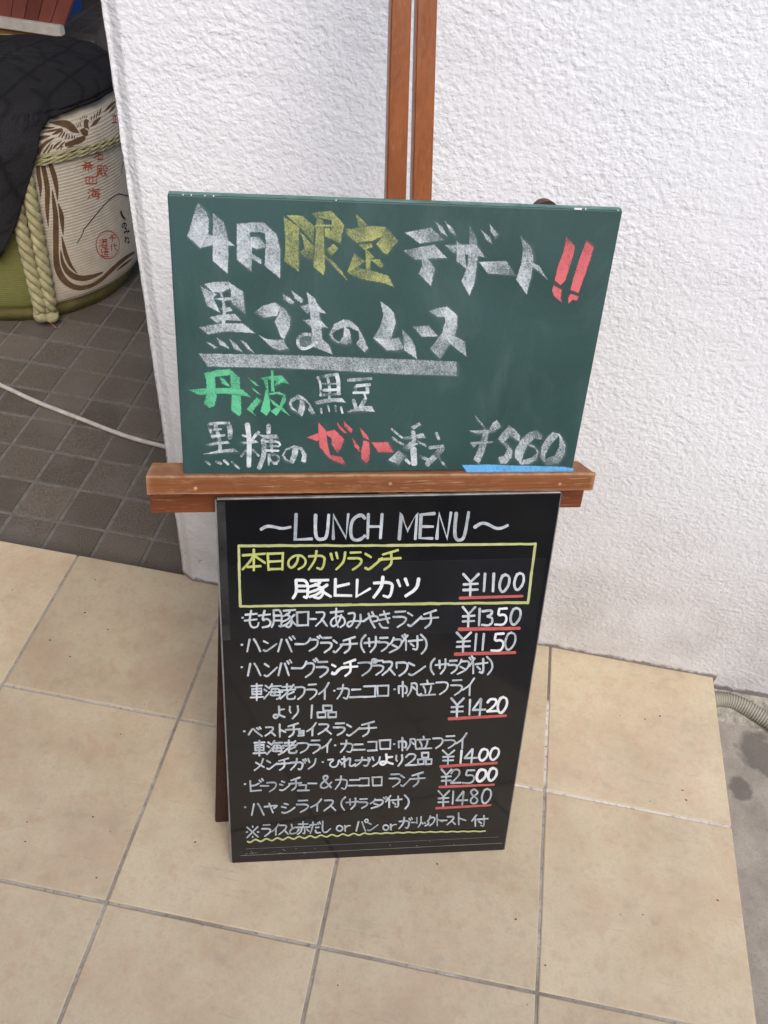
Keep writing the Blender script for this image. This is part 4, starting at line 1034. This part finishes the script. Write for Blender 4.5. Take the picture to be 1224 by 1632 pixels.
text(B_, 380, 860, 4.371, 5.6, [('豚', 380, 638, 274, 408), ('ヒ', 660, 788, 274, 396), ('レ', 812, 918, 278, 396), ('カ', 938, 1080, 258, 400), ('ツ', 1100, 1262, 268, 388)])
line('price 1')
text(W_, 620, 780, 4.08, 4.8, [('¥', 478, 585, 548, 686), ('1', 606, 634, 546, 658), ('1', 664, 692, 546, 658), ('0', 712, 786, 552, 664), ('0', 808, 880, 542, 652)], .85)
line('dish_line 2')
LN = 3.8
text(W_, 380, 960, 7.65, LN, [dot(52, 185), ('も', 75, 250, 98, 308), ('ち', 245, 398, 98, 302), ('豚', 405, 708, 80, 302), ('ロ', 705, 860, 104, 288), ('ー', 875, 945, 198, 200), ('ス', 935, 1080, 100, 285)])
text(W_, 540, 960, 7.65, LN, [('あ', -112, 80, 70, 298), ('み', 98, 305, 110, 302), ('や', 312, 478, 104, 300), ('き', 484, 628, 102, 306), ('ラ', 662, 826, 100, 292), ('ン', 832, 1010, 108, 282), ('チ', 998, 1212, 90, 302)])
line('price 2')
text(W_, 610, 950, 4.896, 4.2, [('¥', 618, 724, 82, 232), ('1', 738, 768, 96, 224), ('3', 772, 858, 108, 224), ('0', 988, 1080, 90, 222)], .8)
text(B_, 610, 950, 4.896, 4.4, [('5', 874, 972, 92, 222)])
line('dish_line 3')
text(W_, 380, 960, 7.65, LN, [dot(42, 515), ('ハ', 98, 270, 442, 596), ('ン', 298, 468, 458, 590), ('バ', 480, 695, 412, 596), ('ー', 692, 795, 508, 502), ('グ', 815, 1008, 412, 584), ('ラ', 1005, 1145, 420, 602)])
text(W_, 370, 950, 4.896, LN, [('ン', 786, 870, 334, 436), ('チ', 845, 974, 316, 438)])
text(W_, 540, 960, 7.65, LN, [('(', 255, 335, 394, 600), ('サ', 312, 494, 414, 598), ('ラ', 482, 608, 420, 586), ('ダ', 610, 822, 392, 602), ('付', 756, 1012, 398, 576), (')', 986, 1080, 388, 616)])
line('price 3')
text(W_, 610, 950, 4.896, 4.2, [('¥', 572, 690, 282, 428), ('1', 702, 746, 292, 420), ('1', 758, 808, 292, 416), ('0', 946, 1040, 282, 418)], .8)
text(B_, 610, 950, 4.896, 4.4, [('5', 846, 948, 288, 424)])
line('dish_line 4')
text(W_, 380, 1040, 5.564, 3.8, [dot(30, 128), ('ハ', 78, 198, 92, 202), ('ン', 226, 344, 88, 208), ('バ', 352, 474, 66, 200), ('ー', 472, 548, 140, 132), ('グ', 558, 700, 58, 212), ('ラ', 690, 800, 74, 212), ('プ', 1062, 1225, 66, 198)])
text(B_, 380, 1040, 5.564, 4.6, [('ン', 825, 925, 98, 184), ('チ', 912, 1054, 62, 202)])
B_.spec("R 26 830,182 860,188 885,150 930,128 990,125", 380, 1040, 5.564)
text(W_, 600, 1040, 5.564, 3.8, [('ラ', -38, 66, 64, 192), ('ス', 46, 164, 68, 196), ('ワ', 172, 280, 72, 200), ('ン', 278, 434, 78, 196), ('(', 470, 522, 50, 188), ('サ', 522, 638, 54, 182), ('ラ', 636, 720, 64, 178), ('ダ', 712, 858, 34, 184), ('付', 818, 980, 46, 180), (')', 968, 1034, 34, 188)])
line('dish_line 5')
text(W_, 380, 1040, 5.564, 3.5, [('車', 106, 218, 276, 416), ('海', 226, 384, 276, 412), ('老', 368, 505, 274, 412), ('フ', 502, 594, 292, 408), ('ラ', 606, 698, 274, 408), ('イ', 712, 802, 264, 408), dot(850, 335), ('カ', 872, 988, 280, 406), ('ニ', 988, 1098, 312, 396), ('コ', 1105, 1222, 286, 392)])
text(W_, 600, 1040, 5.564, 3.5, [('ロ', 0, 112, 284, 386), dot(160, 322), ('帆', 186, 388, 256, 382), ('立', 380, 518, 246, 380), ('フ', 528, 640, 250, 366), ('ラ', 660, 764, 236, 372), ('イ', 764, 868, 224, 374)])
line('dish_line 6')
text(W_, 380, 1040, 5.564, 3.6, [('よ', 306, 412, 474, 580), ('り', 444, 538, 470, 580), ('1', 636, 662, 464, 576), ('品', 700, 868, 462, 576)])
line('price 4')
text(W_, 600, 1040, 5.564, 4.0, [('¥', 658, 776, 402, 562), ('1', 812, 840, 414, 546), ('4', 852, 962, 408, 548)], .8)
text(B_, 600, 1040, 5.564, 4.6, [('2', 980, 1075, 412, 524), ('0', 1066, 1162, 392, 532)])
line('dish_line 7')
text(W_, 380, 1145, 5.564, 3.6, [dot(52, 112), ('ベ', 90, 212, 74, 156), ('ス', 232, 328, 68, 152), ('ト', 350, 418, 48, 158), ('チ', 418, 545, 40, 158), ('ョ', 528, 584, 106, 150), ('イ', 606, 690, 34, 146), ('ス', 702, 824, 40, 136), ('ラ', 844, 948, 36, 142), ('ン', 955, 1078, 42, 148), ('チ', 1066, 1222, 24, 152)])
line('dish_line 8')
text(W_, 380, 1145, 5.564, 3.4, [('車', 132, 238, 196, 324), ('海', 252, 396, 196, 320), ('老', 388, 518, 190, 306), ('フ', 520, 628, 206, 300), ('ラ', 632, 730, 186, 302), ('イ', 736, 824, 180, 296), dot(857, 235), ('カ', 902, 1018, 190, 296), ('ニ', 1012, 1118, 218, 278), ('コ', 1145, 1232, 196, 284)])
text(W_, 590, 1160, 5.564, 3.4, [('ロ', 78, 184, 100, 188), dot(212, 140), ('帆', 242, 428, 84, 192), ('立', 405, 540, 76, 186), ('フ', 556, 648, 80, 176), ('ラ', 660, 758, 66, 176), ('イ', 760, 856, 44, 176)])
line('dish_line 9')
text(W_, 380, 1145, 5.564, 3.4, [('メ', 142, 228, 354, 456), ('ン', 248, 344, 366, 446), ('チ', 336, 460, 350, 452), ('ガ', 464, 606, 350, 450), ('ツ', 574, 690, 352, 442), dot(748, 384), ('ひ', 788, 918, 352, 430), ('れ', 914, 1032, 336, 422), ('ガ', 1036, 1196, 336, 418), ('ツ', 1145, 1258, 336, 420)])
text(B_, 590, 1160, 5.564, 4.0, [('よ', 82, 202, 232, 326)])
text(W_, 590, 1160, 5.564, 3.6, [('り', 222, 290, 236, 332), ('2', 312, 414, 230, 332), ('品', 422, 544, 212, 322)])
line('price 5')
text(W_, 590, 1160, 5.564, 3.6, [('¥', 638, 748, 196, 316), ('4', 836, 942, 184, 300)])
text(B_, 590, 1160, 5.564, 4.2, [('1', 786, 824, 198, 306), ('0', 958, 1048, 184, 288), ('0', 1054, 1146, 174, 282)])
line('dish_line 10')
text(W_, 370, 1210, 4.896, 3.3, [dot(100, 192), ('ビ', 126, 242, 152, 252), ('ー', 220, 284, 208, 202), ('フ', 270, 348, 172, 248), ('シ', 366, 448, 166, 240), ('チ', 442, 540, 140, 238), ('ュ', 510, 596, 194, 244), ('ー', 592, 658, 190, 182), ('&', 680, 776, 128, 220), ('カ', 802, 902, 128, 230), ('ニ', 902, 1010, 150, 206), ('コ', 990, 1072, 140, 206), ('ロ', 1090, 1172, 132, 206)], .6)
text(W_, 590, 1160, 5.564, 3.3, [('ラ', 168, 268, 402, 516), ('ン', 266, 362, 408, 512), ('チ', 348, 484, 390, 512)], .6)
line('price 6')
text(W_, 590, 1160, 5.564, 3.6, [('¥', 628, 724, 364, 500), ('2', 714, 804, 370, 492), ('5', 818, 930, 370, 486)], .65)
text(B_, 590, 1160, 5.564, 4.6, [('0', 936, 1032, 366, 472), ('0', 1038, 1126, 354, 466)])
line('dish_line 11')
text(W_, 370, 1210, 4.896, 3.3, [dot(102, 372), ('ハ', 148, 248, 342, 434), ('ヤ', 252, 352, 342, 412), ('シ', 380, 488, 340, 416), ('ラ', 502, 598, 316, 408), ('イ', 614, 698, 308, 400), ('ス', 712, 808, 310, 398), ('(', 842, 890, 292, 392), ('サ', 890, 984, 300, 384), ('ラ', 986, 1060, 304, 378), ('ダ', 1080, 1212, 292, 378)], .6)
text(W_, 380, 1225, 2.914, 3.4, [('付', 682, 758, 124, 178), (')', 768, 794, 122, 182)], .7)
line('price 7')
text(W_, 600, 1210, 4.896, 3.4, [('¥', 478, 570, 244, 362), ('1', 582, 610, 246, 344), ('4', 622, 706, 248, 348), ('8', 726, 798, 234, 340), ('0', 814, 898, 228, 342)], .6)
line('dish_line 12')
text(W_, 370, 1210, 4.896, 3.0, [('※', 112, 208, 520, 608), ('ラ', 232, 302, 506, 596), ('イ', 308, 364, 502, 588), ('ス', 362, 438, 506, 584), ('と', 446, 502, 506, 578), ('赤', 502, 604, 486, 582), ('だ', 606, 690, 486, 574), ('し', 697, 768, 480, 566), ('o', 812, 864, 512, 558), ('r', 872, 922, 512, 558), ('パ', 968, 1062, 468, 556), ('ン', 1052, 1138, 484, 552)], .6)
text(W_, 380, 1225, 2.914, 3.0, [('o', 670, 698, 258, 284), ('r', 702, 734, 256, 282), ('ガ', 746, 808, 222, 274), ('ー', 802, 824, 248, 246), ('リ', 824, 852, 222, 270), ('ッ', 852, 884, 248, 264), ('ク', 878, 914, 218, 262), ('ト', 914, 948, 212, 262), ('ー', 940, 968, 240, 238), ('ス', 966, 1008, 218, 258), ('ト', 1012, 1056, 204, 258), ('付', 1082, 1156, 214, 266)], .6)
# yellow frame round the day's dish, wavy line at the foot, red underlines
line('dish_frame')
fr = [(380.5, 869.5), (617, 869), (853.5, 866.5), (847, 912), (841.5, 960), (700, 961.5), (560, 963.5), (383, 966), (381.5, 918), (380.5, 869.5)]
for a, b in zip(fr, fr[1:]):
    m = max(3, int(math.hypot(b[0] - a[0], b[1] - a[1]) / 8))
    P_.stroke([(a[0] + (b[0] - a[0]) * i / m + .5 * mnoise.noise(Vector((a[0] + i * .6, a[1], 0))), a[1] + (b[1] - a[1]) * i / m + .7 * mnoise.noise(Vector((a[0], a[1] + i * .6, 4)))) for i in range(m + 1)], 4.3, .7)
line('wavy_line')
wv = []
for i in range(180):
    s = i / 179; x = 394.5 + s * 378.5; y = 1340.2 - s * 16.5 + (1.0 if s < .5 else .4) * 1.9 * math.sin(2 * math.pi * (x - 394) / 17.4) * (1 - .5 * s) - 4.2 * math.sin(math.pi * s) * .9
    wv.append((x, y))
P_.stroke(wv, 2.6, .75)
for ox, oy, sc, a, b, w in ((620, 780, 4.08, (460, 705), (865, 692), 19), (610, 950, 4.896, (595, 257), (1065, 249), 27), (610, 950, 4.896, (565, 451), (1030, 438), 27), (600, 1040, 5.564, (640, 585), (1145, 557), 27), (590, 1160, 5.564, (622, 340), (1120, 308), 25), (600, 1210, 4.896, (490, 214), (915, 196), 19), (600, 1210, 4.896, (465, 380), (888, 356), 19)):
    line('price_underline %d %d' % (a[1], b[1]))
    R_.stroke([(ox + (a[0] + (b[0] - a[0]) * i / 12) / sc, oy + (a[1] + (b[1] - a[1]) * i / 12) / sc + .35 * mnoise.noise(Vector((i * .7, a[0], 1)))) for i in range(13)], w / sc, .75)
line('scratch')
# scratches and flecks left along the lower edge
for i in range(26):
    x = random.choice([random.uniform(388, 425), random.uniform(388, 520), random.uniform(400, 780)]); y = 1361 - (x - 388) * .055 + random.uniform(-5, 4)
    W_.stroke([(x, y), (x + random.uniform(.6, 2.6), y - .2)], random.uniform(.4, .9), .3)
for (nm, _), (ik, mat, lab) in INKS.items():
    o = ik.done(nm.split()[0], mat, mb, lab)

# ------------------------------------------------------------------ grit on the tiles
bm = bmesh.new()
spots = [(20, 940), (152, 924), (172, 1003), (230, 1122), (192, 1170), (148, 1302), (176, 1325), (40, 1341), (311, 1342), (1028, 1146), (1052, 1141), (870, 1190), (1036, 1277), (1094, 1275), (988, 1140), (822, 1465)]
for u, v in spots + [(random.uniform(0, 1150), random.uniform(950, 1620)) for _ in range(16)]:
    q = floor_pt(u, v, .0009)
    if q.x > 1.18 or q.y > -.02: continue
    L = random.uniform(.0010, .0022); a = random.uniform(-.6, .6)
    bmesh.ops.create_icosphere(bm, subdivisions=1, radius=1, matrix=Matrix.Translation(q) @ Matrix.Rotation(a, 4, 'Z') @ Matrix.Diagonal((L, L * .55, .0008, 1)))
o = obj('grit', bm, m_plain('dark_grit', (.045, .035, .028), .9), None, True)
tag(o, 'scattered dark specks of grit on the beige tiles', 'grit', None, 'stuff')
